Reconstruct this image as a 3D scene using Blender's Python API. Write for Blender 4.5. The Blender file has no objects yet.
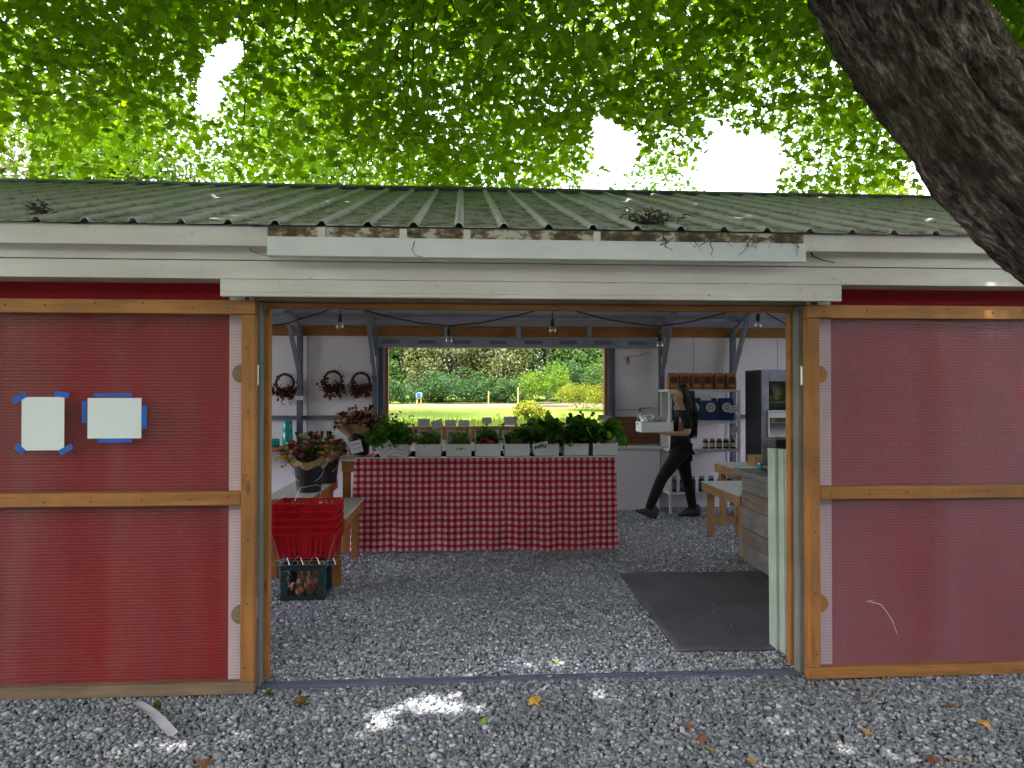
import bpy, bmesh, math, random
import numpy as np
from mathutils import Vector, Matrix, noise
random.seed(7); RNG = np.random.default_rng(11)
PI = math.pi
sc = bpy.context.scene
C = sc.collection

# ------------------------------------------------------------------ camera
YAW = math.radians(3.8); PIT = math.atan(8/740); H = 1.57; FPX = 740
cd = bpy.data.cameras.new('camera'); cam = bpy.data.objects.new('camera', cd); C.objects.link(cam)
cam.location = (0, 0, H); cam.rotation_euler = (PI/2+PIT, 0, -YAW)
cd.sensor_width = 36; cd.lens = 36*FPX/1024; cd.clip_start = .05; cd.clip_end = 2000
sc.camera = cam
_F = Vector((math.sin(YAW)*math.cos(PIT), math.cos(YAW)*math.cos(PIT), math.sin(PIT)))
_R = Vector((math.cos(YAW), -math.sin(YAW), 0))
_U = _R.cross(_F)
def at(px, py, Y):
    "the point at depth Y that the photo shows at px, py (used to read measurements off the photo)"
    r = _F + _R*((px-512)/FPX) + _U*((384-py)/FPX)
    s = Y/r.y
    return Vector((r.x*s, Y, H+r.z*s))
def proj(p):
    "numpy (N,3) -> pixel x, y, depth"
    q = p-np.array([0, 0, H]); d = q@np.array(_F)
    d = np.where(np.abs(d) < 1e-3, 1e-3, d)
    return 512+FPX*(q@np.array(_R))/d, 384-FPX*(q@np.array(_U))/d, d

# ------------------------------------------------------------------ materials
def lin(c): return tuple(((x/255)/12.92 if x/255 <= .04045 else ((x/255+.055)/1.055)**2.4) for x in c)
class NT:
    def __init__(s, name):
        s.m = bpy.data.materials.new(name); s.m.use_nodes = True
        s.t = s.m.node_tree; s.t.nodes.clear()
        s.out = s.n('ShaderNodeOutputMaterial')
    def n(s, k, **kw):
        nd = s.t.nodes.new(k)
        for a, b in kw.items():
            if a.startswith('i_'):
                key = a[2:]; key = int(key) if key.isdigit() else key.replace('_', ' ')
                nd.inputs[key].default_value = b
            else: setattr(nd, a, b)
        return nd
    def l(s, a, b): s.t.links.new(a, b)
    def ramp(s, src, stops):
        r = s.n('ShaderNodeValToRGB'); e = r.color_ramp.elements
        while len(e) < len(stops): e.new(.5)
        for i, (p, c) in enumerate(stops):
            e[i].position = p; e[i].color = (*c[:3], 1)
        s.l(src, r.inputs[0]); return r.outputs[0]
    def mix(s, fac, a, b, mode='MIX'):
        m = s.n('ShaderNodeMix', data_type='RGBA', blend_type=mode)
        for sock, v in ((m.inputs[0], fac), (m.inputs[6], a), (m.inputs[7], b)):
            if hasattr(v, 'links'): s.l(v, sock)
            else: sock.default_value = (*v[:3], 1) if isinstance(v, (tuple, list)) else v
        return m.outputs[2]
    def math(s, op, a, b=0., clamp=False):
        m = s.n('ShaderNodeMath', operation=op, use_clamp=clamp)
        for i, v in enumerate((a, b)):
            if hasattr(v, 'links'): s.l(v, m.inputs[i])
            else: m.inputs[i].default_value = v
        return m.outputs[0]
    def coord(s, scale=(1, 1, 1), kind='Object'):
        c = s.n('ShaderNodeTexCoord'); mp = s.n('ShaderNodeMapping'); mp.inputs['Scale'].default_value = scale
        s.l(c.outputs[kind], mp.inputs[0]); return mp.outputs[0]
    def noise(s, co, scale, detail=4, rough=.6):
        n = s.n('ShaderNodeTexNoise'); n.inputs['Scale'].default_value = scale
        n.inputs['Detail'].default_value = detail; n.inputs['Roughness'].default_value = rough
        if co is not None: s.l(co, n.inputs['Vector'])
        return n.outputs['Fac']
    def bsdf(s, col, rough=.7, bump=None, bs=.3, bd=.01, metal=0., spec=.5, **kw):
        b = s.n('ShaderNodeBsdfPrincipled')
        if hasattr(col, 'links'): s.l(col, b.inputs['Base Color'])
        else: b.inputs['Base Color'].default_value = (*col[:3], 1)
        if hasattr(rough, 'links'): s.l(rough, b.inputs['Roughness'])
        else: b.inputs['Roughness'].default_value = rough
        b.inputs['Metallic'].default_value = metal; b.inputs['Specular IOR Level'].default_value = spec
        for k, v in kw.items(): b.inputs[k.replace('_', ' ')].default_value = v
        if bump is not None:
            bn = s.n('ShaderNodeBump'); bn.inputs['Strength'].default_value = bs; bn.inputs['Distance'].default_value = bd
            s.l(bump, bn.inputs['Height']); s.l(bn.outputs[0], b.inputs['Normal'])
        s.l(b.outputs[0], s.out.inputs[0]); return b

def plain(name, col, rough=.6, var=.25, scale=6, metal=0., bs=.15, spec=.4, **kw):
    t = NT(name); co = t.coord()
    n = t.noise(co, scale, 5); n2 = t.noise(co, scale*9, 3)
    c = t.ramp(n, [(.3, tuple(x*(1-var) for x in col)), (.7, tuple(min(1, x*(1+var)) for x in col))])
    t.bsdf(c, rough, n2, bs, .004, metal, spec, **kw); return t.m
def wood(name, col, axis='x', dark=.45, rough=.6, scale=1., knots=True):
    t = NT(name)
    s = {'x': (1.5, 22, 22), 'y': (22, 1.5, 22), 'z': (22, 22, 1.5)}[axis]
    co = t.coord(tuple(k*scale for k in s)); g = t.noise(co, 1.6, 6, .65)
    co2 = t.coord(); b = t.noise(co2, 3, 4)
    c = t.ramp(g, [(.25, tuple(x*dark for x in col)), (.5, col), (.8, tuple(min(1, x*1.35) for x in col))])
    c = t.mix(t.ramp(b, [(.35, (0, 0, 0)), (.75, (1, 1, 1))]), c, tuple(x*.62 for x in col), 'MIX')
    if knots:
        v = t.n('ShaderNodeTexVoronoi'); v.inputs['Scale'].default_value = 1.
        s2 = {'x': (2.2, 9, 9), 'y': (9, 2.2, 9), 'z': (9, 9, 2.2)}[axis]
        t.l(t.coord(s2), v.inputs['Vector'])
        k = t.ramp(v.outputs['Distance'], [(.05, (1, 1, 1)), (.13, (0, 0, 0))])
        c = t.mix(t.math('MULTIPLY', k, .75), c, tuple(x*.25 for x in col))
    t.bsdf(c, rough, g, .35, .003, spec=.3); return t.m
def foliage(name, c1, c2, trans=.5, rough=.5, tcol=None, spec=.08):
    t = NT(name)
    g = t.n('ShaderNodeNewGeometry')
    c = t.ramp(g.outputs['Random Per Island'], [(0, c1), (1, c2)])
    n = t.noise(t.coord(), .9, 3)
    c = t.mix(t.ramp(n, [(.35, (0, 0, 0)), (.7, (.6, .6, .6))]), c, tuple(x*.55 for x in c1))
    b = t.bsdf(c, rough, spec=spec)
    tr = t.n('ShaderNodeBsdfTranslucent')
    tc = t.mix(1., c, tcol or (1.5, 1.5, .5), 'MULTIPLY'); t.l(tc, tr.inputs[0])
    mx = t.n('ShaderNodeMixShader'); mx.inputs[0].default_value = trans
    t.l(b.outputs[0], mx.inputs[1]); t.l(tr.outputs[0], mx.inputs[2]); t.l(mx.outputs[0], t.out.inputs[0])
    return t.m

M = {}
M['white_paint'] = plain('white_paint', (.60, .60, .59), .55, .08, 3)
def trim():
    t = NT('weathered_white_board'); co = t.coord()
    n = t.noise(t.coord((.8, 6, 6)), 2, 6); sp = t.noise(t.coord((1, 1, 1)), 14, 6, .7)
    big = t.noise(co, 1.1, 3)
    c = t.ramp(n, [(.3, (.52, .48, .43)), (.65, (.66, .63, .58))])
    c = t.mix(t.ramp(big, [(.42, (0, 0, 0)), (.7, (.8, .8, .8))]), c, (.50, .43, .39))
    c = t.mix(t.ramp(sp, [(.62, (0, 0, 0)), (.74, (.7, .7, .7))]), c, (.32, .28, .2))
    v = t.n('ShaderNodeTexVoronoi'); v.inputs['Scale'].default_value = 1; t.l(t.coord((4.2, 4, 11)), v.inputs['Vector'])
    c = t.mix(t.ramp(v.outputs['Distance'], [(.025, (1, 1, 1)), (.045, (0, 0, 0))]), c, (.07, .05, .04))
    t.bsdf(c, .6, n, .2, .003); return t.m
M['trim'] = trim()
def dirty():
    t = NT('stained_fascia'); sp = t.noise(t.coord((7, 7, 12)), 2.2, 7, .7); b = t.noise(t.coord((3, 1, 1)), 1.6, 2)
    c = t.ramp(t.math('ADD', sp, t.math('MULTIPLY', t.math('SUBTRACT', b, .5), .6)), [(.42, (.42, .41, .34)), (.5, (.16, .1, .05)), (.62, (.05, .04, .02))])
    t.bsdf(c, .85, sp, .5, .006); return t.m
M['dirty'] = dirty()
M['red'] = plain('red_siding', (.22, .003, .009), .6, .12, 2, bs=.08, spec=.15)
M['inner_white'] = plain('inner_white_wall', (.84, .78, .86), .6, .05, 1.2)
M['liner'] = plain('roof_liner', (.46, .44, .56), .5, .1, 2)
M['steel'] = plain('galvanised_steel', (.30, .31, .40), .42, .18, 8, .55)
M['steel_dark'] = plain('dark_steel', (.13, .14, .20), .5, .2, 5, .3)
M['oak_x'] = wood('orange_stained_wood', (.37, .155, .042), 'x')
M['oak_z'] = wood('orange_stained_wood_upright', (.37, .155, .042), 'z')
M['oak_y'] = wood('orange_stained_wood_lengthwise', (.40, .17, .045), 'y')
M['greyoak_x'] = wood('weathered_bottom_wood', (.22, .15, .09), 'x', .5, .8)
M['grey_z'] = wood('weathered_grey_wood_upright', (.20, .20, .17), 'z', .5, .8)
M['brown_x'] = wood('weathered_header_wood', (.22, .15, .085), 'x', .5, .8)
M['redwood_x'] = wood('red_brown_planks', (.20, .085, .045), 'x', .5)
M['pale_x'] = wood('pale_pine', (.46, .27, .12), 'x', .55)
M['pale_y'] = wood('pale_pine_lengthwise', (.46, .27, .12), 'y', .55)
M['pale_z'] = wood('pale_pine_upright', (.44, .25, .11), 'z', .55)
M['barn_y'] = wood('grey_barn_wood', (.29, .27, .25), 'y', .4, .85)
M['barn_warm'] = wood('brown_barn_wood', (.28, .22, .18), 'y', .4, .85)
M['plank'] = wood('pale_green_paint_plank', (.46, .53, .43), 'z', .8, .6, knots=False)
M['top_white'] = plain('white_laminate', (.62, .62, .62), .35, .06, 4)
M['black'] = plain('black_plastic', (.012, .013, .016), .35, .3, 10)
M['matt_black'] = plain('matt_black_shade', (.012, .013, .014), .95, .2, 8, spec=0.)
M['navy'] = plain('dark_fridge_side', (.010, .012, .022), .4, .3, 3)
M['crate'] = plain('dark_green_plastic', (.018, .045, .048), .45, .25, 10)
M['basket'] = plain('red_plastic', (.50, .006, .012), .32, .1, 6, spec=.5)
M['wire'] = plain('chrome_wire', (.5, .5, .5), .3, .1, 9, .9)
M['rubber'] = plain('rubber_mat', (.105, .098, .120), .6, .3, 2.2, bs=.3)
M['teal'] = plain('teal_glass', (.0, .30, .30), .12, .15, 12, spec=.6)
M['paper'] = plain('white_paper', (.70, .74, .70), .7, .03, 4)
M['card'] = plain('price_card', (.80, .78, .84), .6, .05, 5)
M['ink'] = plain('ink', (.05, .05, .09), .6, .1)
M['tape'] = plain('blue_tape', (.005, .10, .42), .6, .2, 9)
M['kraft'] = plain('kraft_paper', (.42, .26, .14), .75, .2, 14, bs=.4)
M['bag_brown'] = plain('brown_paper_bag', (.26, .11, .045), .7, .2, 12, bs=.4)
M['bag_dark'] = plain('emblem_brown', (.10, .03, .012), .7, .1)
M['bag_yellow'] = plain('label_ochre', (.52, .26, .04), .7, .1)
M['bag_blue'] = plain('blue_bag', (.012, .045, .16), .4, .2, 10, bs=.4)
M['white'] = plain('white_plastic', (.72, .74, .72), .4, .04, 6)
M['binp'] = plain('bin_plastic', (.74, .77, .74), .4, .08, 9)
M['skin'] = plain('skin', (.46, .25, .18), .5, .08, 10, spec=.35)
M['hair'] = plain('black_hair', (.012, .009, .009), .45, .3, 30)
M['shirt'] = plain('black_cotton', (.006, .0055, .007), .9, .2, 20)
M['shirt_print'] = plain('faded_print', (.26, .09, .08), .8, .2, 40)
M['leggings'] = plain('black_leggings', (.004, .004, .006), .85, .2, 20)
M['shoe'] = plain('dark_shoe', (.045, .04, .045), .7, .3, 30)
M['carrot'] = plain('carrot', (.55, .13, .02), .5, .2, 9)
M['garlic'] = plain('garlic', (.62, .48, .34), .5, .15, 20)
M['radish'] = plain('radish_red', (.30, .01, .035), .4, .3, 9)
M['vine'] = plain('grape_vine', (.055, .028, .02), .8, .4, 30)
M['dirt_path'] = plain('pale_dirt', (.10, .075, .055), .95, .15, .3, spec=0.)
M['teal_grey'] = plain('pale_blue_paint', (.16, .20, .26), .7, .1, 8)
M['bone'] = plain('thin_plastic', (.62, .6, .7), .2, .1, 8)
M['rope'] = plain('pale_twig', (.25, .19, .12), .8, .2, 9)
M['twig'] = plain('dark_twig', (.05, .04, .03), .9, .2, 9)
M['socket'] = plain('black_socket', (.01, .01, .012), .5, .1)
M['jar_lid'] = plain('jar_lid', (.35, .3, .24), .4, .1)
M['jar_a'] = plain('jar_dark', (.06, .03, .02), .2, .3)
M['jar_b'] = plain('jar_label_cream', (.5, .42, .3), .5, .1)
M['bread'] = plain('bread', (.42, .22, .08), .8, .3, 20)
M['flower_pink'] = plain('pink_flower', (.50, .035, .16), .6, .4, 30)
M['flower_yellow'] = plain('yellow_flower', (.80, .50, .04), .6, .3, 30)
M['flower_rust'] = plain('dried_rust_flower', (.48, .20, .13), .8, .5, 30)
M['flower_white'] = plain('white_flower', (.6, .55, .42), .6, .2, 30)
M['flower_wine'] = plain('wine_flower', (.09, .008, .02), .7, .4, 30)
M['lf_maple'] = foliage('maple_leaf', (.105, .205, .011), (.185, .295, .017), .64, .45, (2.3, 2.1, .45), .2)
M['lf_yard'] = foliage('yard_tree_leaf', (.035, .080, .010), (.07, .125, .016), .45)
M['lf_dark'] = foliage('evergreen_leaf', (.022, .058, .024), (.05, .10, .032), .35)
M['lf_mid'] = foliage('mid_leaf', (.035, .075, .02), (.07, .125, .035), .4)
M['lf_bright'] = foliage('bright_leaf', (.065, .13, .015), (.12, .19, .025), .5)
M['lf_pale'] = foliage('pale_leaf', (.065, .085, .035), (.12, .13, .055), .3)
M['lf_yellow'] = foliage('yellow_green_leaf', (.11, .145, .015), (.21, .21, .03), .5)
M['kale'] = foliage('kale_leaf', (.04, .12, .03), (.11, .25, .05), .35)
M['carrot_top'] = foliage('carrot_green', (.055, .17, .03), (.13, .30, .05), .4)
M['herb'] = foliage('herb_leaf', (.07, .18, .03), (.18, .33, .07), .4)
M['wreath_lf'] = foliage('dried_leaf', (.10, .03, .02), (.22, .10, .06), .2, tcol=(1, 1, 1))
M['grass_blade'] = foliage('grass_blade', (.04, .09, .008), (.10, .135, .015), .5)
M['fall_a'] = plain('yellow_leaf', (.50, .26, .03), .6, .2, 30)
M['fall_b'] = plain('brown_leaf', (.20, .075, .03), .7, .3, 30)
M['fall_c'] = plain('green_leaf', (.14, .30, .03), .6, .2, 30)

def glassy(name, col=(.9, .95, 1), fac=.12, rough=.05):
    t = NT(name); tr = t.n('ShaderNodeBsdfTransparent'); tr.inputs[0].default_value = (*col, 1)
    g = t.n('ShaderNodeBsdfGlossy'); g.inputs['Roughness'].default_value = rough
    mx = t.n('ShaderNodeMixShader'); mx.inputs[0].default_value = fac
    t.l(tr.outputs[0], mx.inputs[1]); t.l(g.outputs[0], mx.inputs[2]); t.l(mx.outputs[0], t.out.inputs[0]); return t.m
M['glass'] = glassy('clear_glass', (.85, .88, .92), .28)
M['door_glass'] = glassy('fridge_door_glass', (.8, .82, .85), .06)
M['bag_clear'] = glassy('clear_plastic_bag', (.85, .9, 1), .5, .45)
def poly(name, haze, tint, gl=.004):
    t = NT(name); co = t.coord()
    sx = t.n('ShaderNodeSeparateXYZ'); t.l(co, sx.inputs[0])
    w = t.math('SINE', t.math('MULTIPLY', sx.outputs['Z'], 2*PI/.0165))
    w01 = t.math('ADD', t.math('MULTIPLY', w, .5), .5)
    v = t.noise(t.coord((3.2, 1, .2)), 1.3, 3)             # broad upright bands painted in place of soft reflections
    sm = t.noise(t.coord((1, 1, 1)), 9, 5)
    f = t.math('ADD', t.math('MULTIPLY', w01, .085), t.math('MULTIPLY', t.math('SUBTRACT', v, .45), .17), )
    f = t.math('ADD', f, t.math('MULTIPLY', t.math('SUBTRACT', sm, .5), .04))
    spk = t.ramp(t.noise(t.coord((1, 1, 1)), 38, 3), [(.70, (0, 0, 0)), (.76, (1, 1, 1))]); low = t.ramp(sx.outputs['Z'], [(.0, (1, 1, 1)), (.45, (0, 0, 0))])
    f = t.math('ADD', f, t.math('MULTIPLY', t.math('MULTIPLY', spk, t.math('ADD', low, .15)), .3))
    f = t.math('MAXIMUM', t.math('ADD', f, haze), .01)
    tr = t.n('ShaderNodeBsdfTransparent'); tr.inputs[0].default_value = (.98, .91, .92, 1)
    d = t.n('ShaderNodeBsdfPrincipled'); d.inputs['Base Color'].default_value = (*tint, 1); d.inputs['Roughness'].default_value = .28
    bn = t.n('ShaderNodeBump'); bn.inputs['Strength'].default_value = .15; bn.inputs['Distance'].default_value = .001
    t.l(w, bn.inputs['Height']); t.l(bn.outputs[0], d.inputs['Normal'])
    mx = t.n('ShaderNodeMixShader'); t.l(f, mx.inputs[0]); t.l(tr.outputs[0], mx.inputs[1]); t.l(d.outputs[0], mx.inputs[2])
    g = t.n('ShaderNodeBsdfGlossy'); g.inputs['Roughness'].default_value = .22; t.l(bn.outputs[0], g.inputs['Normal'])
    m2 = t.n('ShaderNodeMixShader'); m2.inputs[0].default_value = gl
    t.l(mx.outputs[0], m2.inputs[1]); t.l(g.outputs[0], m2.inputs[2]); t.l(m2.outputs[0], t.out.inputs[0]); return t.m
def added_light_sheet():  # rear-slope sheeting added to bring daylight indoors
    t = NT('added_clear_sheet'); a = t.n('ShaderNodeBsdfTranslucent'); a.inputs[0].default_value = (.9, .9, .93, 1)
    g = t.n('ShaderNodeBsdfGlossy'); g.inputs['Roughness'].default_value = .3; mx = t.n('ShaderNodeMixShader'); mx.inputs[0].default_value = .08
    t.l(a.outputs[0], mx.inputs[1]); t.l(g.outputs[0], mx.inputs[2]); t.l(mx.outputs[0], t.out.inputs[0]); return t.m
M['added_skylight'] = added_light_sheet()
M['poly_l'] = poly('ribbed_polycarbonate', -.004, (.50, .42, .36))
M['poly_r'] = poly('ribbed_polycarbonate_hazy', .055, (.55, .42, .48), .012)
def roofmat():
    t = NT('mossy_metal_roof'); co = t.coord()
    sx = t.n('ShaderNodeSeparateXYZ'); t.l(co, sx.inputs[0])
    fr = t.math('ABSOLUTE', t.math('SUBTRACT', t.math('FRACT', t.math('ADD', t.math('DIVIDE', t.math('ADD', sx.outputs['X'], .02), .2286), 50.5)), .5))
    rib = t.ramp(fr, [(.07, (1, 1, 1)), (.12, (0, 0, 0))])           # raised ribs coloured lighter, litter lies in the pans
    a = t.noise(t.coord((1, 1, 1)), 1.3, 5); b = t.noise(t.coord((1.5, 1, 1)), 7, 9, .78); d = t.noise(co, 55, 4); e = t.noise(t.coord((1, 1, 1)), 2.6, 6, .7)
    c = t.ramp(a, [(.3, (.37, .36, .33)), (.7, (.52, .50, .48))])
    c = t.mix(t.ramp(e, [(.42, (0, 0, 0)), (.66, (.8, .8, .8))]), c, (.31, .30, .23))
    c = t.mix(t.ramp(b, [(.505, (0, 0, 0)), (.56, (.95, .95, .95))]), c, (.075, .07, .05))
    c = t.mix(t.ramp(d, [(.58, (0, 0, 0)), (.70, (.7, .7, .7))]), c, (.11, .09, .06))
    c = t.mix(t.math('MULTIPLY', rib, .75), c, t.ramp(a, [(.3, (.48, .48, .46)), (.7, (.58, .57, .55))]))
    t.bsdf(c, .55, b, .25, .008, .0); return t.m
M['roof'] = roofmat()
def barkmat(attr=False):
    t = NT('maple_bark_trunk' if attr else 'maple_bark')
    if attr:
        an = t.n('ShaderNodeAttribute', attribute_name='bark'); mp = t.n('ShaderNodeMapping'); mp.inputs['Scale'].default_value = (1, 1, .17)
        t.l(an.outputs['Vector'], mp.inputs[0]); co = mp.outputs[0]
    else: co = t.coord((4, 4, 1.5))
    ob = t.coord()
    rid = t.noise(co, 11, 7, .68); fine = t.noise(co, 34, 7, .75); big = t.noise(ob, 3.2, 5, .6); mo = t.noise(ob, 1.5, 4)
    h = t.math('ADD', t.math('MULTIPLY', rid, 1.), t.math('MULTIPLY', fine, .6))
    c = t.ramp(h, [(.68, (.020, .014, .011)), (.79, (.10, .075, .06)), (.87, (.20, .15, .125)), (.97, (.46, .39, .35))])
    c = t.mix(t.ramp(big, [(.48, (0, 0, 0)), (.66, (.65, .65, .65))]), c, (.045, .029, .021))
    c = t.mix(t.ramp(mo, [(.50, (0, 0, 0)), (.66, (.45, .45, .45))]), c, (.035, .042, .014))
    t.bsdf(c, .9, h, 1., .035, spec=.2); return t.m
M['bark_trunk'] = barkmat(True)
M['bark'] = barkmat()
def gravelmat(name, mean):
    t = NT(name); g = t.n('ShaderNodeNewGeometry')
    r = g.outputs['Random Per Island']; k = mean
    c = t.ramp(r, [(0, (.082*k, .086*k, .102*k)), (.3, (.138*k, .146*k, .170*k)), (.62, (.190*k, .198*k, .224*k)), (.86, (.30*k, .30*k, .325*k)), (1, (.52*k, .49*k, .49*k))])
    n = t.noise(t.coord(), 120, 3); c = t.mix(.35, c, t.ramp(n, [(.3, (.05, .055, .06)), (.7, (.3, .32, .33))]))
    wn = t.noise(t.coord(), .8, 3)
    c = t.mix(t.ramp(wn, [(.5, (0, 0, 0)), (.75, (.4, .4, .4))]), c, (.14, .12, .09))
    t.bsdf(c, .75, spec=.35); return t.m
M['gravel'] = gravelmat('crushed_stone', 1.45); M['gravel_lightened'] = gravelmat('fine_stone_lightened', 2.45)  # finer stone, its colour lightened so the dim shed floor reads brighter
M['bed'] = plain('gravel_bed', (.13, .14, .145), .95, .4, 60, bs=.8)
def gingham():
    t = NT('red_gingham'); uv = t.n('ShaderNodeUVMap'); sx = t.n('ShaderNodeSeparateXYZ'); t.l(uv.outputs[0], sx.inputs[0])
    P = .062
    def st(o): return t.math('GREATER_THAN', t.math('FRACT', t.math('DIVIDE', o, P)), .5)
    a, b = st(sx.outputs['X']), st(sx.outputs['Y'])
    s = t.math('ADD', a, b)
    c = t.ramp(t.math('MULTIPLY', s, .5), [(0, (.60, .46, .49)), (.5, (.46, .07, .10)), (1, (.33, .004, .018))])
    w = t.noise(t.coord(), 300, 2)
    t.bsdf(c, .85, w, .2, .002, spec=.2); return t.m
M['gingham'] = gingham()
def grassmat():
    t = NT('field_grass'); co = t.coord()
    a = t.noise(t.coord((.25, .6, 1)), 1, 6); b = t.noise(co, 3, 6)
    c = t.ramp(a, [(.35, (.05, .095, .016)), (.58, (.095, .11, .028)), (.72, (.135, .11, .065))])
    c = t.mix(t.ramp(b, [(.4, (0, 0, 0)), (.7, (.5, .5, .5))]), c, (.08, .17, .02))
    t.bsdf(c, .9, b, .6, .05, spec=0.); return t.m
M['grass'] = grassmat()

# ------------------------------------------------------------------ mesh helpers
def tag(o, label=None, cat=None, group=None, kind=None):
    if label: o['label'] = label
    if cat: o['category'] = cat
    if group: o['group'] = group
    if kind: o['kind'] = kind
    return o
def empty(name, loc, label, cat, group=None, rz=0.):
    o = bpy.data.objects.new(name, None); C.objects.link(o); o.location = loc; o.rotation_euler.z = rz
    o.empty_display_size = .1
    return tag(o, label, cat, group)
def link_mesh(name, me, mat, parent=None, world=False, loc=None):
    o = bpy.data.objects.new(name, me); C.objects.link(o)
    if mat is not None: me.materials.append(M[mat] if isinstance(mat, str) else mat)
    if parent is not None:
        o.parent = parent
        if world:
            r = parent
            off = Vector((0, 0, 0))
            while r is not None: off += Vector(r.location); r = r.parent
            me.transform(Matrix.Translation(-off))
    elif loc is not None:
        me.transform(Matrix.Translation(-Vector(loc))); o.location = loc
    return o
class MB:
    def __init__(s): s.v = []; s.f = []; s.uv = None
    def add(s, vs, fs):
        b = len(s.v); s.v += [tuple(v) for v in vs]; s.f += [tuple(b+i for i in f) for f in fs]; return s
    def box(s, x0, x1, y0, y1, z0, z1, R=None, o=(0, 0, 0)):
        vs = [Vector((x, y, z)) for z in (z0, z1) for y in (y0, y1) for x in (x0, x1)]
        if R is not None: vs = [Vector(o)+R@(v-Vector(o)) for v in vs]
        return s.add(vs, [(0, 2, 3, 1), (4, 5, 7, 6), (0, 1, 5, 4), (2, 6, 7, 3), (0, 4, 6, 2), (1, 3, 7, 5)])
    def beam(s, a, b, w, h, up=(0, 0, 1)):
        a, b = Vector(a), Vector(b); d = (b-a).normalized(); u = Vector(up)
        if abs(d.dot(u)) > .98: u = Vector((0, 1, 0))
        r = d.cross(u).normalized(); u = r.cross(d)
        vs = [p+r*sx*w/2+u*sy*h/2 for p in (a, b) for sy in (-1, 1) for sx in (-1, 1)]
        return s.add(vs, [(0, 2, 3, 1), (4, 5, 7, 6), (0, 1, 5, 4), (2, 6, 7, 3), (0, 4, 6, 2), (1, 3, 7, 5)])
    def tube(s, pts, r, n=8, cap=True):
        pts = [Vector(p) for p in pts]; rs = r if isinstance(r, (list, tuple)) else [r]*len(pts)
        b = len(s.v); pu = None
        for i, p in enumerate(pts):
            d = (pts[min(i+1, len(pts)-1)]-pts[max(i-1, 0)])
            d = d.normalized() if d.length > 1e-9 else Vector((0, 0, 1))
            u = pu if pu is not None else (Vector((0, 0, 1)) if abs(d.z) < .9 else Vector((1, 0, 0)))
            u = (u-d*u.dot(d))
            u = u.normalized() if u.length > 1e-6 else d.orthogonal().normalized()
            pu = u; w = d.cross(u)
            for k in range(n):
                a = 2*PI*k/n; q = p+(u*math.cos(a)+w*math.sin(a))*rs[i]; s.v.append(tuple(q))
        for i in range(len(pts)-1):
            for k in range(n):
                s.f.append((b+i*n+k, b+i*n+(k+1) % n, b+(i+1)*n+(k+1) % n, b+(i+1)*n+k))
        if cap:
            s.f.append(tuple(b+k for k in reversed(range(n)))); s.f.append(tuple(b+(len(pts)-1)*n+k for k in range(n)))
        return s
    def lathe(s, prof, c=(0, 0, 0), n=20, cap=True, sx=1, sy=1):
        b = len(s.v)
        for r, z in prof:
            for k in range(n):
                a = 2*PI*k/n; s.v.append((c[0]+r*sx*math.cos(a), c[1]+r*sy*math.sin(a), c[2]+z))
        for i in range(len(prof)-1):
            for k in range(n): s.f.append((b+i*n+k, b+i*n+(k+1) % n, b+(i+1)*n+(k+1) % n, b+(i+1)*n+k))
        if cap:
            s.f.append(tuple(b+k for k in reversed(range(n)))); s.f.append(tuple(b+(len(prof)-1)*n+k for k in range(n)))
        return s
    def ball(s, c, r, n=8, m=6, jit=0.):
        r = (r, r, r) if not isinstance(r, (tuple, list)) else r
        b = len(s.v)
        for i in range(1, m):
            t = PI*i/m
            for k in range(n):
                a = 2*PI*k/n; j = 1+random.uniform(-jit, jit)
                s.v.append((c[0]+r[0]*math.sin(t)*math.cos(a)*j, c[1]+r[1]*math.sin(t)*math.sin(a)*j, c[2]+r[2]*math.cos(t)*j))
        t_ = len(s.v); s.v.append((c[0], c[1], c[2]+r[2])); s.v.append((c[0], c[1], c[2]-r[2]))
        for i in range(m-2):
            for k in range(n): s.f.append((b+i*n+k, b+(i+1)*n+k, b+(i+1)*n+(k+1) % n, b+i*n+(k+1) % n))
        for k in range(n):
            s.f.append((t_, b+k, b+(k+1) % n)); q = b+(m-2)*n; s.f.append((t_+1, q+(k+1) % n, q+k))
        return s
    def disc(s, c, r, nrm=(0, -1, 0), n=16, th=.004, r0=0.):
        "flat round plate (or ring, r0 > 0) facing nrm"
        c = Vector(c); d = Vector(nrm).normalized(); u = d.orthogonal().normalized(); w = d.cross(u); b = len(s.v)
        for z, rr in ((0, r0), (0, r), (th, r), (th, r0)):
            for k in range(n):
                a = 2*PI*k/n; s.v.append(tuple(c+d*z+(u*math.cos(a)+w*math.sin(a))*max(rr, 1e-4)))
        for i in range(4):
            j = (i+1) % 4
            for k in range(n): s.f.append((b+i*n+k, b+i*n+(k+1) % n, b+j*n+(k+1) % n, b+j*n+k))
        return s
    def mesh(s, name, smooth=False):
        me = bpy.data.meshes.new(name); me.from_pydata(s.v, [], s.f); me.update()
        if smooth: me.shade_smooth()
        return me
    def build(s, name, mat, parent=None, world=False, smooth=False, bevel=0., loc=None):
        o = link_mesh(name, s.mesh(name, smooth), mat, parent, world, loc)
        if bevel:
            b = o.modifiers.new('bevel', 'BEVEL'); b.width = bevel; b.segments = 2; b.limit_method = 'ANGLE'
        return o
def children(o): return list(o.children)
def copy_tree(o, parent=None):
    c = o.copy(); C.objects.link(c); c.parent = parent
    for ch in children(o): copy_tree(ch, c)
    return c

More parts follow.
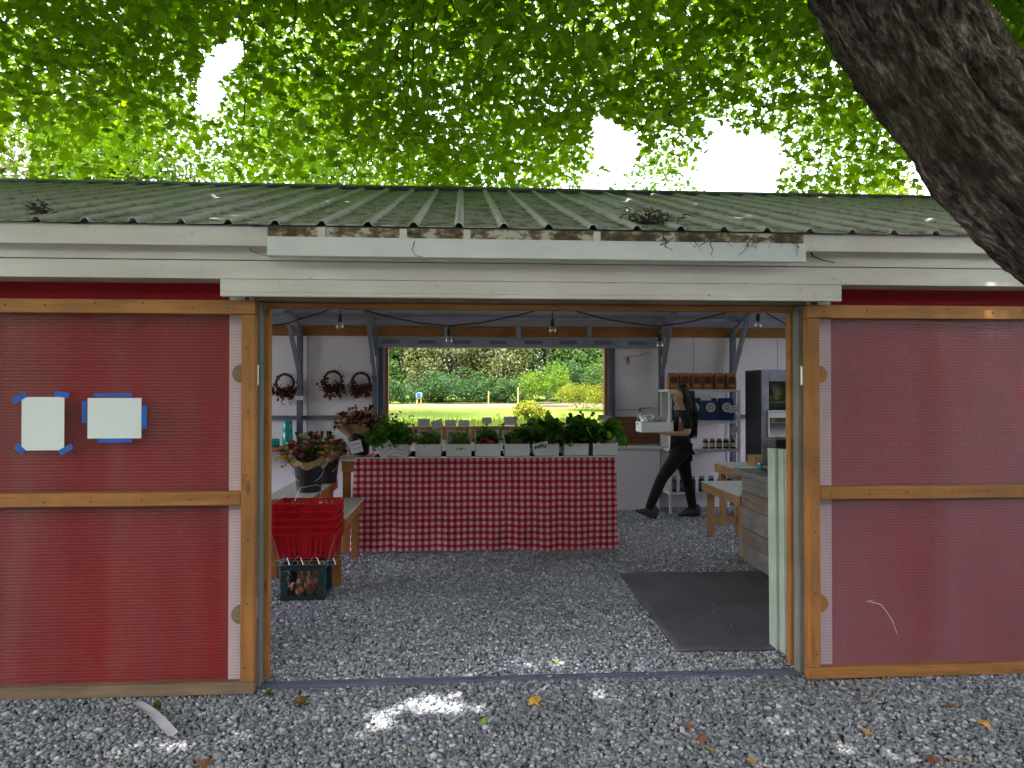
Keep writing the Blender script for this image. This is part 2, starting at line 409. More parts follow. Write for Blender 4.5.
def np_mesh(name, V, Fc, mat, parent=None, smooth=False, world=True):
    "V (n,3), Fc (m,k) with k corners each"
    me = bpy.data.meshes.new(name); k = Fc.shape[1]
    me.vertices.add(len(V)); me.vertices.foreach_set('co', V.astype(np.float32).ravel())
    me.loops.add(Fc.size); me.loops.foreach_set('vertex_index', Fc.astype(np.int32).ravel())
    me.polygons.add(len(Fc)); me.polygons.foreach_set('loop_start', np.arange(0, Fc.size, k, dtype=np.int32))
    me.update(calc_edges=True); me.validate()
    if smooth: me.shade_smooth()
    return link_mesh(name, me, mat, parent, world)
def rand_rot(n, tilt=None, yaw=None):
    "random rotation matrices; tilt limits how far local z leaves vertical"
    yaw = RNG.uniform(0, 2*PI, n) if yaw is None else yaw
    ti = RNG.uniform(0, PI, n) if tilt is None else tilt
    az = RNG.uniform(0, 2*PI, n)
    def rz(a):
        c, s = np.cos(a), np.sin(a); z = np.zeros(n); o = np.ones(n)
        return np.stack([np.stack([c, -s, z], -1), np.stack([s, c, z], -1), np.stack([z, z, o], -1)], 1)
    def rx(a):
        c, s = np.cos(a), np.sin(a); z = np.zeros(n); o = np.ones(n)
        return np.stack([np.stack([o, z, z], -1), np.stack([z, c, -s], -1), np.stack([z, s, c], -1)], 1)
    return rz(az)@rx(ti)@rz(yaw)
def scatter(bv, bf, P, R, S):
    "copies of one small shape in one numpy mesh: base verts, base faces, positions, rotations, scales (N) or (N,3)"
    bv = np.asarray(bv, float); bf = np.asarray(bf); n = len(P)
    S = np.asarray(S, float); S = S[:, None] if S.ndim == 1 else S
    loc = bv[None]*(S[:, None, :] if S.shape[1] == 3 else S[:, :, None])
    V = np.einsum('nij,nkj->nki', R, loc)+P[:, None, :]
    F_ = bf[None]+(np.arange(n)*len(bv))[:, None, None]
    return V.reshape(-1, 3), F_.reshape(-1, bf.shape[1])
# a five-lobed maple leaf, stem at the origin, tip towards +y, slightly cupped
_ml = [(0, 0), (.16, .04), (.46, .02), (.34, .22), (.62, .46), (.36, .46), (.30, .58), (.16, .55), (.0, 1.0)]
_ml = _ml[1:]; _out = [(x, y) for x, y in _ml]+[(-x, y) for x, y in reversed(_ml[:-1])]
MAPLE_V = [(0, .32, .0)]+[(0, 0, 0)]+[(x, y, -.16*abs(x)-.12*y*y) for x, y in _out]
MAPLE_F = [(0, i, i+1) for i in range(1, len(MAPLE_V)-1)]+[(0, len(MAPLE_V)-1, 1)]
QUAD_V = [(0, 0, 0), (.32, .45, -.07), (0, 1, -.15), (-.32, .45, -.07)]; QUAD_F = [(0, 1, 2), (0, 2, 3)]
CRINK_V = [(0, 0, 0), (.14, .3, .03), (.36, .45, -.10), (.30, .75, .10), (.40, .95, -.06), (.16, 1.02, .08), (0, 1.12, -.08), (-.18, 1.0, .07), (-.38, .9, -.08), (-.30, .7, .09), (-.37, .42, -.08), (-.13, .3, .04), (0, .6, -.04)]
CRINK_F = [(12, i, i+1) for i in range(0, 11)]+[(12, 11, 0)]

# ------------------------------------------------------------------ world, sun
SUN_EL, SUN_AZ = 61, 205      # the sun stands behind the camera, to the left
w = bpy.data.worlds.new('World'); sc.world = w; w.use_nodes = True
nt = w.node_tree; bg = nt.nodes['Background']
sky = nt.nodes.new('ShaderNodeTexSky'); sky.sky_type = 'NISHITA'; sky.sun_disc = False
sky.sun_elevation = math.radians(SUN_EL); sky.sun_rotation = math.radians(SUN_AZ)
sky.air_density = 1.; sky.dust_density = 4.; sky.ozone_density = .6
hs = nt.nodes.new('ShaderNodeHueSaturation'); hs.inputs['Saturation'].default_value = .5     # thin overcast: a paler sky
nt.links.new(sky.outputs[0], hs.inputs['Color']); mu = nt.nodes.new('ShaderNodeMix'); mu.data_type = 'RGBA'; mu.blend_type = 'MULTIPLY'; mu.inputs[0].default_value = 1; mu.inputs[7].default_value = (1, .945, .98, 1)
nt.links.new(hs.outputs[0], mu.inputs[6]); nt.links.new(mu.outputs[2], bg.inputs[0]); bg.inputs[1].default_value = .15
sd = Vector((math.sin(math.radians(SUN_AZ))*math.cos(math.radians(SUN_EL)), math.cos(math.radians(SUN_AZ))*math.cos(math.radians(SUN_EL)), math.sin(math.radians(SUN_EL))))
ld = bpy.data.lights.new('sun', 'SUN'); ld.energy = 2.0; ld.angle = math.radians(.53); ld.color = (1, .95, .86)
lo = bpy.data.objects.new('sun', ld); C.objects.link(lo); lo.rotation_euler = sd.to_track_quat('Z', 'Y').to_euler(); lo.location = sd*40
sc.view_settings.view_transform = 'Standard'; sc.view_settings.look = 'None'; sc.view_settings.gamma = 1
sc.view_settings.exposure = 3.5
sc.render.engine = 'CYCLES'; cy = sc.cycles
cy.max_bounces = 9; cy.diffuse_bounces = 5; cy.glossy_bounces = 3; cy.transmission_bounces = 6; cy.transparent_max_bounces = 12
cy.use_denoising = True; cy.sample_clamp_indirect = 6; cy.caustics_reflective = False; cy.caustics_refractive = False

# ------------------------------------------------------------------ ground
def gz(y):   # the field behind the shed rises gently
    return 0. if y < 12 else (min(y, 70)-12)*.0165
ys = [-400, -60, -10, 12, 20, 30, 40, 50, 60, 70, 100, 200, 500, 1500]
xs = [-900, -200, -60, -20, 0, 20, 60, 200, 900]
g = MB(); g.v = [(x, y, gz(y)-.03) for y in ys for x in xs]
g.f = [(j*9+i, j*9+i+1, (j+1)*9+i+1, (j+1)*9+i) for j in range(len(ys)-1) for i in range(8)]
tag(g.build('ground', 'grass'), 'bright green grass field around the shed', 'ground', kind='structure')
b = MB(); b.box(-16, 18, -22, 10.7, -.06, -.012)
tag(b.build('gravel_yard', 'bed'), 'packed grey stone bed under the loose gravel', 'gravel', kind='structure')
p = MB()
pv = []
for i, x in enumerate(np.linspace(-22, 30, 30)):
    y0 = 47+math.sin(x*.18)*1.4-x*.08; y1 = y0+9+math.sin(x*.3)*1.2
    pv += [(x, y0, gz(y0)-.022), (x, (y0+y1)/2, gz((y0+y1)/2)-.022), (x, y1, gz(y1)-.022)]
p.v = pv; p.f = [(3*i+k, 3*i+3+k, 3*i+4+k, 3*i+1+k) for i in range(29) for k in (0, 1)]
tag(p.build('dirt_path', 'dirt_path'), 'pale dirt track across the sunny field', 'path', kind='structure')

# loose gravel: real stones
ico = bmesh.new(); bmesh.ops.create_icosphere(ico, subdivisions=1, radius=.5)
IV = np.array([v.co[:] for v in ico.verts]); IF = np.array([[v.index for v in f.verts] for f in ico.faces]); ico.free()
oc = bmesh.new(); bmesh.ops.create_cube(oc, size=.8)
bmesh.ops.triangulate(oc, faces=oc.faces[:])
OV = np.array([v.co[:] for v in oc.verts])*RNG.uniform(.6, 1.15, (8, 3)); OF = np.array([[v.index for v in f.verts] for f in oc.faces]); oc.free()
def stones(x0, x1, y0, y1, dens, size, bv, bf, zb, seedv):
    n = int((x1-x0)*(y1-y0)*dens)
    P = np.stack([RNG.uniform(x0, x1, n), RNG.uniform(y0, y1, n), RNG.uniform(zb-.012, zb+.006, n)], -1)
    P[:, 2] += .006*np.sin(P[:, 0]*2.3)*np.cos(P[:, 1]*3.1)
    S = size*RNG.lognormal(0, .28, n)[:, None]*RNG.uniform(.6, 1.15, (n, 3))*np.array([1, 1, .72])
    return scatter(bv*(1+RNG.uniform(-.22, .22, bv.shape)), bf, P, rand_rot(n, RNG.normal(0, .5, n)), S)
Va, Fa = [], []; off = 0; nout = 0
for a in (1, 2, 3):
    v, f = stones(-4.2, 5., 2.45, 4.02, 2300, .0195, IV, IF, .002, a); Va.append(v); Fa.append(f+off); off += len(v)
tag(np_mesh('loose_gravel', np.concatenate(Va), np.concatenate(Fa), 'gravel'), 'loose blue grey crushed gravel of the yard before the doors', 'gravel', kind='stuff')
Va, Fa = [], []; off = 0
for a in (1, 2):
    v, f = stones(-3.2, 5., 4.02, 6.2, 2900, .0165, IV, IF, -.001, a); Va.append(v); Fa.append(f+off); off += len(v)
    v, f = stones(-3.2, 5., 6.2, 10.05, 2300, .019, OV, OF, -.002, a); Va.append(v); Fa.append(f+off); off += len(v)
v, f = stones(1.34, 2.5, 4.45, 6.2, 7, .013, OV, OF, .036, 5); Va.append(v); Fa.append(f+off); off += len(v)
gv = np_mesh('fine_gravel', np.concatenate(Va), np.concatenate(Fa), 'gravel_lightened')
tag(gv, 'finer gravel covering the shed floor, its colour lightened for the dim interior', 'gravel', kind='stuff')

# ------------------------------------------------------------------ the shed
WY = 4.02; BY = 10.1; RY = 7.0; EY = 3.74; EZ = 2.405; SL = .3265
RZ = EZ+(RY-EY)*SL
X0, X1 = -7.4, 8.4
shed = empty('market_shed', (0, 4, 0), 'long low farm market shed with mossy metal roof, white fascia and red walls', 'shed')
def part(mb, name, mat, parent=None, bevel=0., smooth=False): return mb.build(name, mat, parent or shed, True, smooth, bevel)
# roof sheets
def roof_sheet(ya, za, yb, zb, name, i0=-33, i1=37, mat='roof'):
    prof = []; pitch = .2286; x = -.02+pitch*i0
    for _ in range(i1-i0):
        for dx, dz in ((-.026, 0), (-.016, .016), (-.009, .022), (.009, .022), (.016, .016), (.026, 0), (.11, 0)):
            prof.append((x+dx, dz))
        x += pitch
    nn = np.array(prof); ny = 10; V = []
    for j in range(ny+1):
        t = j/ny; y = ya+(yb-ya)*t; z = za+(zb-za)*t
        for px_, dz in prof: V.append((px_, y, z+dz+.004*noise.noise(Vector((px_*.7, y, 0)))))
    n = len(prof); m = MB(); m.v = V
    m.f = [(j*n+i, j*n+i+1, (j+1)*n+i+1, (j+1)*n+i) for j in range(ny) for i in range(n-1)]
    o = part(m, name, mat); s = o.modifiers.new('thickness', 'SOLIDIFY'); s.thickness = .004; s.offset = -1
    return o
roof_sheet(EY, EZ, RY, RZ, 'roof_sheet'); YS = 9.0; ZS = RZ-(YS-RY)*SL
roof_sheet(YS, ZS, 2*RY-EY, EZ, 'roof_sheet')
cuts = [-33, -32, -11, -10, 11, 12, 36, 37]         # rear-slope rib ranges where unseen clear sheets were added to light the interior
for q in range(7): roof_sheet(RY, RZ, YS, ZS, 'added_skylight_sheet' if q % 2 else 'roof_sheet', cuts[q], cuts[q+1], 'added_skylight' if q % 2 else 'roof')
for ya, za, yb, zb in ((EY+.02, EZ+.02*SL, RY, RZ), (YS, ZS, 2*RY-EY-.02, EZ+.02*SL)):
    m = MB(); m.add([(X0, ya, za-.012), (X1, ya, za-.012), (X1, yb, zb-.012), (X0, yb, zb-.012)], [(0, 1, 2, 3)]); part(m, 'roof_liner', 'liner')
m = MB(); 
m.add([(X0, RY-.07, RZ+.006), (X1, RY-.07, RZ+.006), (X1, RY, RZ+.045), (X0, RY, RZ+.045), (X1, RY+.07, RZ+.006), (X0, RY+.07, RZ+.006), (X0, RY, RZ+.03), (X1, RY, RZ+.03)], [(0, 1, 2, 3), (3, 2, 4, 5), (0, 6, 7, 1), (6, 5, 4, 7)])
part(m, 'ridge_cap', 'steel_dark')
# under-roof liner (white boards seen from inside), rafters and purlins
m = MB()
for k in range(9):
    x = X0+.3+k*1.85
for side in (1, -1):
    for q in range(7):
        y = RY+side*(.35+q*.47); z = RZ-abs(y-RY)*SL-.04
        m.box(X0, X1, y-.03, y+.03, z-.035, z-.004)
part(m, 'purlins', 'steel')
posts = [-5.2, -3.9, -2.16, -1.17, 2.72, 3.72, 5.4, 6.9]
for x in posts:
    m = MB(); m.beam((x, 4.2, EZ+(4.2-EY)*SL-.10), (x, RY, RZ-.10), .05, .06); m.beam((x, RY, RZ-.10), (x, BY-.05, RZ-(BY-.05-RY)*SL-.10), .05, .06)
    part(m, 'rafter', 'steel')
    m = MB(); m.box(x-.035, x+.035, BY-.14, BY-.065, 0, RZ-(BY-RY)*SL-.09); part(m, 'wall_post', 'steel_dark', bevel=.004)
    sgn = 1
    m = MB(); zt = RZ-(BY-.75-RY)*SL-.13; m.beam((x, BY-.1, 1.78), (x-.03, BY-.75, zt), .05, .05, (1, 0, 0)); part(m, 'knee_brace', 'steel')
# back wall panels around the window opening
WX0, WX1, WZ0, WZ1 = -1.04, 1.98, 1.02, 2.17
m = MB(); m.box(-3.7, WX0, BY, BY+.08, 0, 2.60); m.box(X0+.3, -3.7, BY, BY+.08, 2.2, 2.60); m.box(WX1, X1-.3, BY, BY+.08, 0, 2.60)  # left bay beyond view opened to admit extra daylight
m.box(WX0, WX1, BY, BY+.08, 0, WZ0); m.box(WX0, WX1, BY, BY+.08, WZ1, 2.60); part(m, 'back_wall', 'inner_white')
m = MB()
for x in (-3.3, -2.08, 3.2, 4.4): m.box(x-.004, x+.004, BY-.003, BY, 0, 2.4)
part(m, 'wall_seams', 'steel')
for x0_, x1_ in ((-3.7, WX0-.06), (WX1+.74, X1-.3)):
    m = MB(); m.box(x0_, x1_, BY-.062, BY-.004, 1.20, 1.255); part(m, 'wall_girt', 'steel_dark', bevel=.003)
m = MB(); m.box(X0+.3, X1-.3, BY-.06, BY-.004, 2.325, 2.46); part(m, 'top_plate', 'oak_x', bevel=.004)
m = MB(); m.box(WX0-.13, WX1+.72, BY-.10, BY-.062, 2.175, 2.30); part(m, 'window_header', 'steel', bevel=.004)
for x in np.arange(WX0-.05, WX1+.5, .48): m = MB(); m.box(x, x+.24, BY-.125, BY-.102, 2.215, 2.265); part(m, 'header_bracket', 'steel_dark')
for x in (-.22, .75, 1.72):
    m = MB(); m.box(x-.03, x+.03, BY-.12, BY-.104, 2.27, 2.47); part(m, 'short_stud', 'steel')
for x, s in ((WX0-.07, 1), (WX1+.07, -1)):
    m = MB(); m.box(x-.035, x+.035, BY-.06, BY-.004, 0, 2.17); part(m, 'window_post', 'steel_dark', bevel=.003)
fr = MB(); fr.box(WX0, WX0+.035, BY-.03, BY+.09, WZ0, WZ1-.002); fr.box(WX1-.035, WX1, BY-.03, BY+.09, WZ0, WZ1-.002)
part(fr, 'window_frame', 'oak_z')
m = MB(); m.box(WX0+.037, WX1-.037, BY-.10, BY+.085, 1.07, 1.11); m.box(WX0+.02, WX1-.04, BY-.13, BY-.105, .93, 1.105); part(m, 'window_ledge', 'oak_x', bevel=.004)
m = MB()
for k in range(4): m.box(WX1+.04, WX1+.72, BY-.13-.004*(k % 2), BY-.064, .86+k*.094, .95+k*.094)
part(m, 'plank_panel', 'redwood_x', bevel=.004)
# back wall interior: short wires pinned on the panel right of the window
for a, bb, c in (((627, 357), (650, 352), (628, 360)), ((618, 410), (652, 407), (640, 411))):
    m = MB(); P0 = at(*a, BY-.01); P1 = at(*bb, BY-.01); m.tube([P0, (P0+P1)/2-Vector((0, 0, .02)), P1], .004, 5)
    q = at(*c, BY-.015); m.box(q.x-.012, q.x+.012, q.y-.01, q.y+.01, q.z-.05, q.z+.05); part(m, 'wall_wire', 'rope')
# front wall; its unseen outer ends opened up to brighten the interior
m = MB(); m.box(-3.9, -1.16, WY, WY+.09, 0, 2.26); m.box(X0+.3, -3.9, WY, WY+.09, 2.0, 2.26); part(m, 'front_wall', 'red')
m = MB(); m.box(1.985, 4.5, WY, WY+.09, 0, 2.26); m.box(4.5, X1-.3, WY, WY+.09, 2.0, 2.26); part(m, 'front_wall', 'red')
m = MB(); m.box(-1.235, -1.158, WY-.008, WY-.001, 0, 2.075); part(m, 'corner_board', 'white_paint')
m = MB(); m.box(1.983, 2.055, WY-.008, WY-.001, 0, 2.075); part(m, 'corner_board', 'white_paint')
m = MB(); m.box(-1.155, -1.083, WY+.001, WY+.09, 0, 2.06); part(m, 'corner_board', 'white_paint')
m = MB(); m.box(1.900, 1.982, WY+.001, WY+.09, 0, 2.06); part(m, 'corner_board', 'white_paint')
# white boards over the opening and along the eave
m = MB(); m.box(X0+.3, X1-.3, WY-.182, WY+.05, 2.242, 2.36); part(m, 'upper_board', 'trim', bevel=.003)
m = MB(); m.box(X0+.3, X1-.3, WY-.178, WY-.002, 2.146, 2.238); part(m, 'frieze_board', 'trim', bevel=.002)
m = MB(); m.box(-1.227, 2.024, WY-.188, WY-.012, 2.077, 2.143); m.box(-1.227, 2.024, WY-.188, WY-.160, 2.056, 2.0768); part(m, 'door_head_board', 'trim', bevel=.002)
m = MB(); m.box(X0, -.975, EY+.03, EY+.055, 2.30, 2.398); part(m, 'fascia', 'trim', bevel=.003)
m = MB(); m.box(1.782, X1, EY+.03, EY+.055, 2.31, 2.398); part(m, 'fascia', 'trim', bevel=.003)
m = MB(); m.box(-.972, 1.779, EY+.012, EY+.035, 2.342, 2.396); part(m, 'stained_fascia', 'dirty', bevel=.003)
for x in (-.02-.2286*3, -.30, .02, .2286*3): m = MB(); m.box(x-.018, x+.018, EY+.005, EY+.010, 2.345, 2.392); part(m, 'fascia_patch', 'trim')
m = MB(); m.box(-.965, 1.775, EY-.02, EY+.028, 2.245, 2.338); m.box(-.965, 1.775, EY-.02, WY-.19, 2.338, 2.340); part(m, 'track_cover', 'white_paint', bevel=.004)
# opening frame: header, orange jambs, weathered posts with hinges
m = MB(); m.box(-1.10, 1.90, WY-.045, WY+.04, 2.050, 2.073); part(m, 'opening_header', 'brown_x', bevel=.003)
m = MB(); m.box(-1.06, 1.87, WY+.02, WY+.10, 2.022, 2.048); part(m, 'inner_header', 'oak_x', bevel=.003)
m = MB(); m.box(-1.082, -1.040, WY+.045, WY+.10, .03, 2.02); part(m, 'door_jamb', 'oak_z', bevel=.003)
m = MB(); m.box(1.842, 1.888, WY+.045, WY+.10, .03, 2.02); part(m, 'door_jamb', 'oak_z', bevel=.003)
for x0_, x1_, hx in ((-1.094, -1.063, -1.078), (1.852, 1.882, 1.868)):
    m = MB(); m.box(x0_, x1_, WY-.04, WY+.03, .02, 2.047); o = part(m, 'edge_post', 'grey_z', bevel=.003)
    for z in ((1.66, .44) if hx < 0 else (1.66,)):
        h = MB(); h.box(hx-.008, hx+.008, WY-.05, WY-.042, z-.055, z+.055); h.tube([(hx, WY-.053, z-.05), (hx, WY-.053, z+.05)], .006, 8)
        part(h, 'hinge', 'wire', o)
m = MB(); m.box(-1.1, 1.9, WY-.02, WY+.0, .002, .022); m.box(-1.1, 1.9, WY+.03, WY+.045, .002, .018); part(m, 'floor_track', 'steel_dark')
# sliding doors of ribbed polycarbonate in orange frames
def door(x0, x1, inner, pm, mats):
    y0, y1 = WY-.115, WY-.060; z0, z1 = .015, 2.045
    vert, top, mid, bot = mats
    f = MB(); f.box(x0, x1, y0, y1, z1-.072, z1); o = part(f, 'sliding_door', top, bevel=.004)
    f = MB()
    f.box(x0, x0+.07, y0, y1, z0+.062, z1-.074) ; part(f, 'door_stile', vert, o, bevel=.004)
    f = MB(); f.box(x1-.07, x1, y0, y1, z0+.062, z1-.074); part(f, 'door_stile', vert, o, bevel=.004)
    f = MB(); f.box(x0+.072, x1-.072, y0+.004, y1, .985, 1.055); part(f, 'middle_rail', mid, o, bevel=.004)
    f = MB(); f.box(x0, x1, y0, y1, z0, z0+.06); part(f, 'bottom_rail', bot, o, bevel=.004)
    for za, zb in ((z0+.062, .983), (1.057, z1-.074)):
        f = MB(); f.box(x0+.071, x1-.071, y0+.030, y0+.036, za, zb); part(f, 'panel', pm, o)
    gx = x1-.071 if inner > 0 else x0+.071
    for z in (1.665, .42):
        f = MB(); a0 = PI/2 if inner > 0 else -PI/2; b0 = len(f.v); R = .048; N = 14
        pts = [(gx+R*math.cos(a0+PI*k/N), z+R*math.sin(a0+PI*k/N)) for k in range(N+1)]
        f.v = [(x, y0+.012, zz) for x, zz in pts]+[(x, y0+.028, zz) for x, zz in pts]
        f.f = [tuple(range(N+1)), tuple(reversed(range(N+1, 2*N+2)))]+[(k, k+N+1, k+N+2, k+1) for k in range(N)]
        part(f, 'grip_plate', 'oak_z' if inner < 0 else 'greyoak_x', o)
    def screw(x, z): part(MB().disc((x, y0-.001, z), .0045, n=8, th=.002), 'screw', 'black', o)
    for k in range(7):
        x = x0+.12+k*(x1-x0-.24)/6
        for z in (z1-.03, 1.02): screw(x+random.uniform(-.03, .03), z+random.uniform(-.012, .012))
    for k in range(6): screw((x1 if inner > 0 else x0)-inner*.035+random.uniform(-.015, .015), .15+k*.33)
    return o
door(-2.66, -1.073, 1, 'poly_l', ('oak_z', 'oak_x', 'oak_x', 'greyoak_x'))
rdoor = door(1.868, 3.47, -1, 'poly_r', ('oak_z', 'oak_x', 'oak_x', 'oak_x'))
for pts in (((866, 601), (880, 604), (887, 612), (893, 622), (897, 634)), ((868, 601), (874, 600))):
    sm = MB(); q = [at(x, y, WY-.0865) for x, y in pts]; sm.tube(q, [.0006]+[.0014]*(len(q)-2)+[.0006], 4)
    o = part(sm, 'scratch_mark', 'flower_white', rdoor)
# debris caught on the roof and along the eave
def clump(name, c, r, n, label, cat, mats=('twig',), group=None):
    t = MB()
    for i in range(n):
        a = Vector((random.gauss(0, r[0]), random.gauss(0, r[1]), abs(random.gauss(0, r[2]))))+Vector(c)
        d = Vector((random.uniform(-1, 1), random.uniform(-1, 1), random.uniform(-.4, .5)))*.05
        t.tube([a, a+d*.5+Vector((0, 0, .006)), a+d], [.004, .003, .001], 4)
    o = t.build(name, mats[0]); return tag(o, label, cat, group)
def roofz(y): return EZ+(y-EY)*SL
clump('leaf_litter', (1.02, 4.02, roofz(4.02)+.0), (.07, .06, .03), 170, 'dark clump of rotting leaves and twigs lying on the roof right of centre', 'leaf litter')
clump('stick_bundle', (-2.12, 3.86, roofz(3.86)+.02), (.012, .03, .03), 50, 'small clump of sticks snagged near the left end of the roof edge', 'twigs')
def twig(name, pts, r, mat, label, cat='twig'):
    t = MB(); n = len(pts); t.tube(pts, [r*(1-.6*i/(n-1)) for i in range(n)], 5); return tag(t.build(name, mat), label, cat)
def squig(px, Y, amp, seed):
    rnd = random.Random(seed)
    return [at(x+rnd.uniform(-amp, amp), y+rnd.uniform(-amp, amp), Y) for x, y in px]
t = MB()
for k in range(16):
    a = at(random.uniform(655, 800), 232, EY+.0); a.y = EY-.025; a.z = 2.36+random.uniform(-.01, .02)
    pts = [a]; 
    for j in range(4): pts.append(pts[-1]+Vector((random.uniform(-.03, .03), random.uniform(-.004, .002), random.uniform(-.035, .006))))
    t.tube(pts, [.003, .0025, .002, .0015, .001], 4)
tag(t.build('hanging_roots', 'twig'), 'tangle of dry roots hanging over the eave board right of centre', 'roots')
twig('snagged_twig', squig([(810, 247), (813, 256), (822, 261), (836, 262)], WY-.20, 1, 3), .006, 'twig', 'short forked dark twig stuck on the white board above the right door')
twig('eave_wire', squig([(415, 241), (412, 250), (416, 256), (424, 257)], EY-.03, .5, 3), .0025, 'twig', 'thin loop of black wire hanging on the white track cover', 'wire')
twig('fascia_wire', squig([(252, 243), (250, 250), (258, 254), (268, 256)], WY-.20, .5, 3), .0025, 'twig', 'thin curled wire on the white board above the left door', 'wire')

# ------------------------------------------------------------------ paper notices on the left door
def notice(px0, px1, py0, py1, tapes, label):
    Y = WY-.088
    a = at(px0, py1, Y); b_ = at(px1, py0, Y)
    o = MB().box(a.x, b_.x, Y-.0012, Y, a.z, b_.z).build('paper_notice', 'paper'); tag(o, label, 'paper notice', 'paper notices taped to the left door')
    for (cx, cy, w_, h_, ang) in tapes:
        c = at(cx, cy, Y); R = Matrix.Rotation(math.radians(ang), 3, 'Y'); m = MB()
        m.box(c.x-w_/2, c.x+w_/2, Y-.0035, Y-.002, c.z-h_/2, c.z+h_/2, R, c); tp = m.build('tape', 'tape', o)
notice(21.5, 64.5, 397, 450.5, [(19, 398, .075, .032, -30), (62, 394.5, .07, .028, 10), (20, 449, .05, .03, 40), (66, 449.5, .07, .028, -30)], 'upright blank white sheet taped at its four corners to the left door')
notice(87.5, 141.5, 398, 438.5, [(113, 395, .19, .018, 0), (84.5, 412, .022, .11, 0), (144.5, 417, .025, .12, 0), (115, 440.5, .17, .02, 0)], 'wide blank white sheet taped along all four sides to the left door')

# ------------------------------------------------------------------ interior: display table and cloth
TZ = .925
tb = empty('display_table', (.2, 7.25, 0), 'long wooden display table under the red gingham cloth', 'table')
MB().box(-1.19, 1.50, 7.26, 8.12, TZ-.03, TZ-.003).build('tabletop', 'top_white', tb, True, bevel=.004)
MB().box(-1.17, 1.48, 7.27, 7.30, TZ-.13, TZ-.032).build('apron', 'oak_x', tb, True, bevel=.003)
for x in (-1.13, 1.44):
    for y in (7.33, 8.06): MB().box(x-.035, x+.035, y-.035, y+.035, 0, TZ-.032).build('leg', 'oak_z', tb, True, bevel=.003)
def cloth():
    bm = bmesh.new(); uvl = bm.loops.layers.uv.new('UVMap')
    nx, nz = 240, 34
    L, Rr = -1.045, 1.515
    rows = []
    # path over u: left drop side, front, right drop side
    path = []
    for i in range(21): path.append((L, 8.0-(8.0-7.25)*i/20))
    for i in range(1, nx+1): path.append((L+(Rr-L)*i/nx, 7.25))
    for i in range(1, 21): path.append((Rr, 7.25+.75*i/20))
    ulen = [0]
    for i in range(1, len(path)): ulen.append(ulen[-1]+math.dist(path[i], path[i-1]))
    for j in range(nz+1):
        t = j/nz; row = []
        for i, (x, y) in enumerate(path):
            u = ulen[i]
            hem = .035+.035*noise.noise(Vector((u*.9, 0, 2)))+.012*noise.noise(Vector((u*6, 0, 7)))
            z = TZ+.002-(TZ-hem)*t
            amp = t**1.1
            dv = amp*(.075*noise.noise(Vector((u*2.6, t*.9, 0)))+.040*noise.noise(Vector((u*7, t*1.2, 5))))+.006*noise.noise(Vector((u*11, t*4, 9)))
            dia = .012*amp*math.sin((u*1.2+t*1.6)*7)
            front = 21 <= i <= 20+nx
            if front: yy = 7.235-.02*t-abs(dv)*1.1-dia*.6; xx = x
            elif i < 21: xx = x-.008-.02*t-dv*.8; yy = y
            else: xx = x+.008+.02*t+dv*.8; yy = y
            row.append(bm.verts.new((xx, yy, z)))
        rows.append(row)
    for j in range(nz):
        for i in range(len(path)-1):
            f = bm.faces.new((rows[j][i], rows[j+1][i], rows[j+1][i+1], rows[j][i+1])); f.smooth = True
            for lp, (a, b2) in zip(f.loops, ((i, j), (i, j+1), (i+1, j+1), (i+1, j))): lp[uvl].uv = (ulen[a], b2/nz*.9)
    top = [bm.verts.new(c) for c in ((L, 7.235, TZ+.002), (Rr, 7.235, TZ+.002), (Rr, 8.0, TZ+.002), (L, 8.0, TZ+.002))]
    f = bm.faces.new(top)
    for lp, q in zip(f.loops, ((0, 0), (2.55, 0), (2.55, .8), (0, .8))): lp[uvl].uv = q
    me = bpy.data.meshes.new('tablecloth'); bm.to_mesh(me); bm.free()
    o = link_mesh('tablecloth', me, 'gingham', loc=(.2, 7.25, 0)); tag(o, 'red and white gingham cloth hanging over the long display table', 'tablecloth')
cloth()
# a strip of white plastic cover along the top edge with drooping corner
m = MB(); m.box(-1.04, 1.53, 7.21, 7.275, TZ+.004, TZ+.012)
for k in range(7): m.box(1.50+k*.004, 1.515+k*.004, 7.22+k*.02, 7.30+k*.02, TZ-.09-random.uniform(0, .05), TZ+.006)
tag(m.build('edge_strip', 'white', loc=(.2, 7.25, TZ)), 'narrow white plastic strip along the front edge of the gingham cloth', 'plastic strip')
tag(MB().box(-.86, 1.50, 7.279, 7.99, TZ+.005, TZ+.011).build('gap_shade_sheet', 'matt_black', loc=(.2, 7.6, TZ)), 'added black sheet that darkens the gaps between the white produce bins', 'liner')  # black sheet stands in for the shade between the bins

# ---- leafy piles
def leafpile(name, c, r, n, size, mat, label, cat, parent=None, up=.6, shape='crink', group=None, stems=True):
    c = np.array(c, float)
    P = RNG.normal(0, .45, (n, 3))*np.array(r); P[:, 2] = np.abs(P[:, 2])
    bv, bf = (CRINK_V, CRINK_F) if shape == 'crink' else (QUAD_V, QUAD_F)
    R = rand_rot(n, np.clip(RNG.normal(up, .55, n), 0, 2.6)); S = size*RNG.uniform(.6, 1.3, n)
    V, F_ = scatter(bv, bf, P+c, R, S)
    o = np_mesh(name, V, F_, mat, parent)
    return tag(o, label, cat, group) if parent is None else o
bins = [(378, 412), (414, 442.5), (445, 472.5), (475, 501), (503.5, 531), (533, 560), (563, 590), (592.5, 618.5)]
binlab = ['holding carrots', 'of fine herbs beside the carrots', 'of low green salad leaves left of the radishes', 'holding red radishes', 'of green leaves right of the radishes', 'under dark kale with a card across its front', 'of green leaves beside the garlic', 'holding garlic at the right end of the table']
bf0 = 7.29
pb = empty('produce_bin', (0, 0, 0), 'x', 'produce bin', 'white produce bins along the display table')
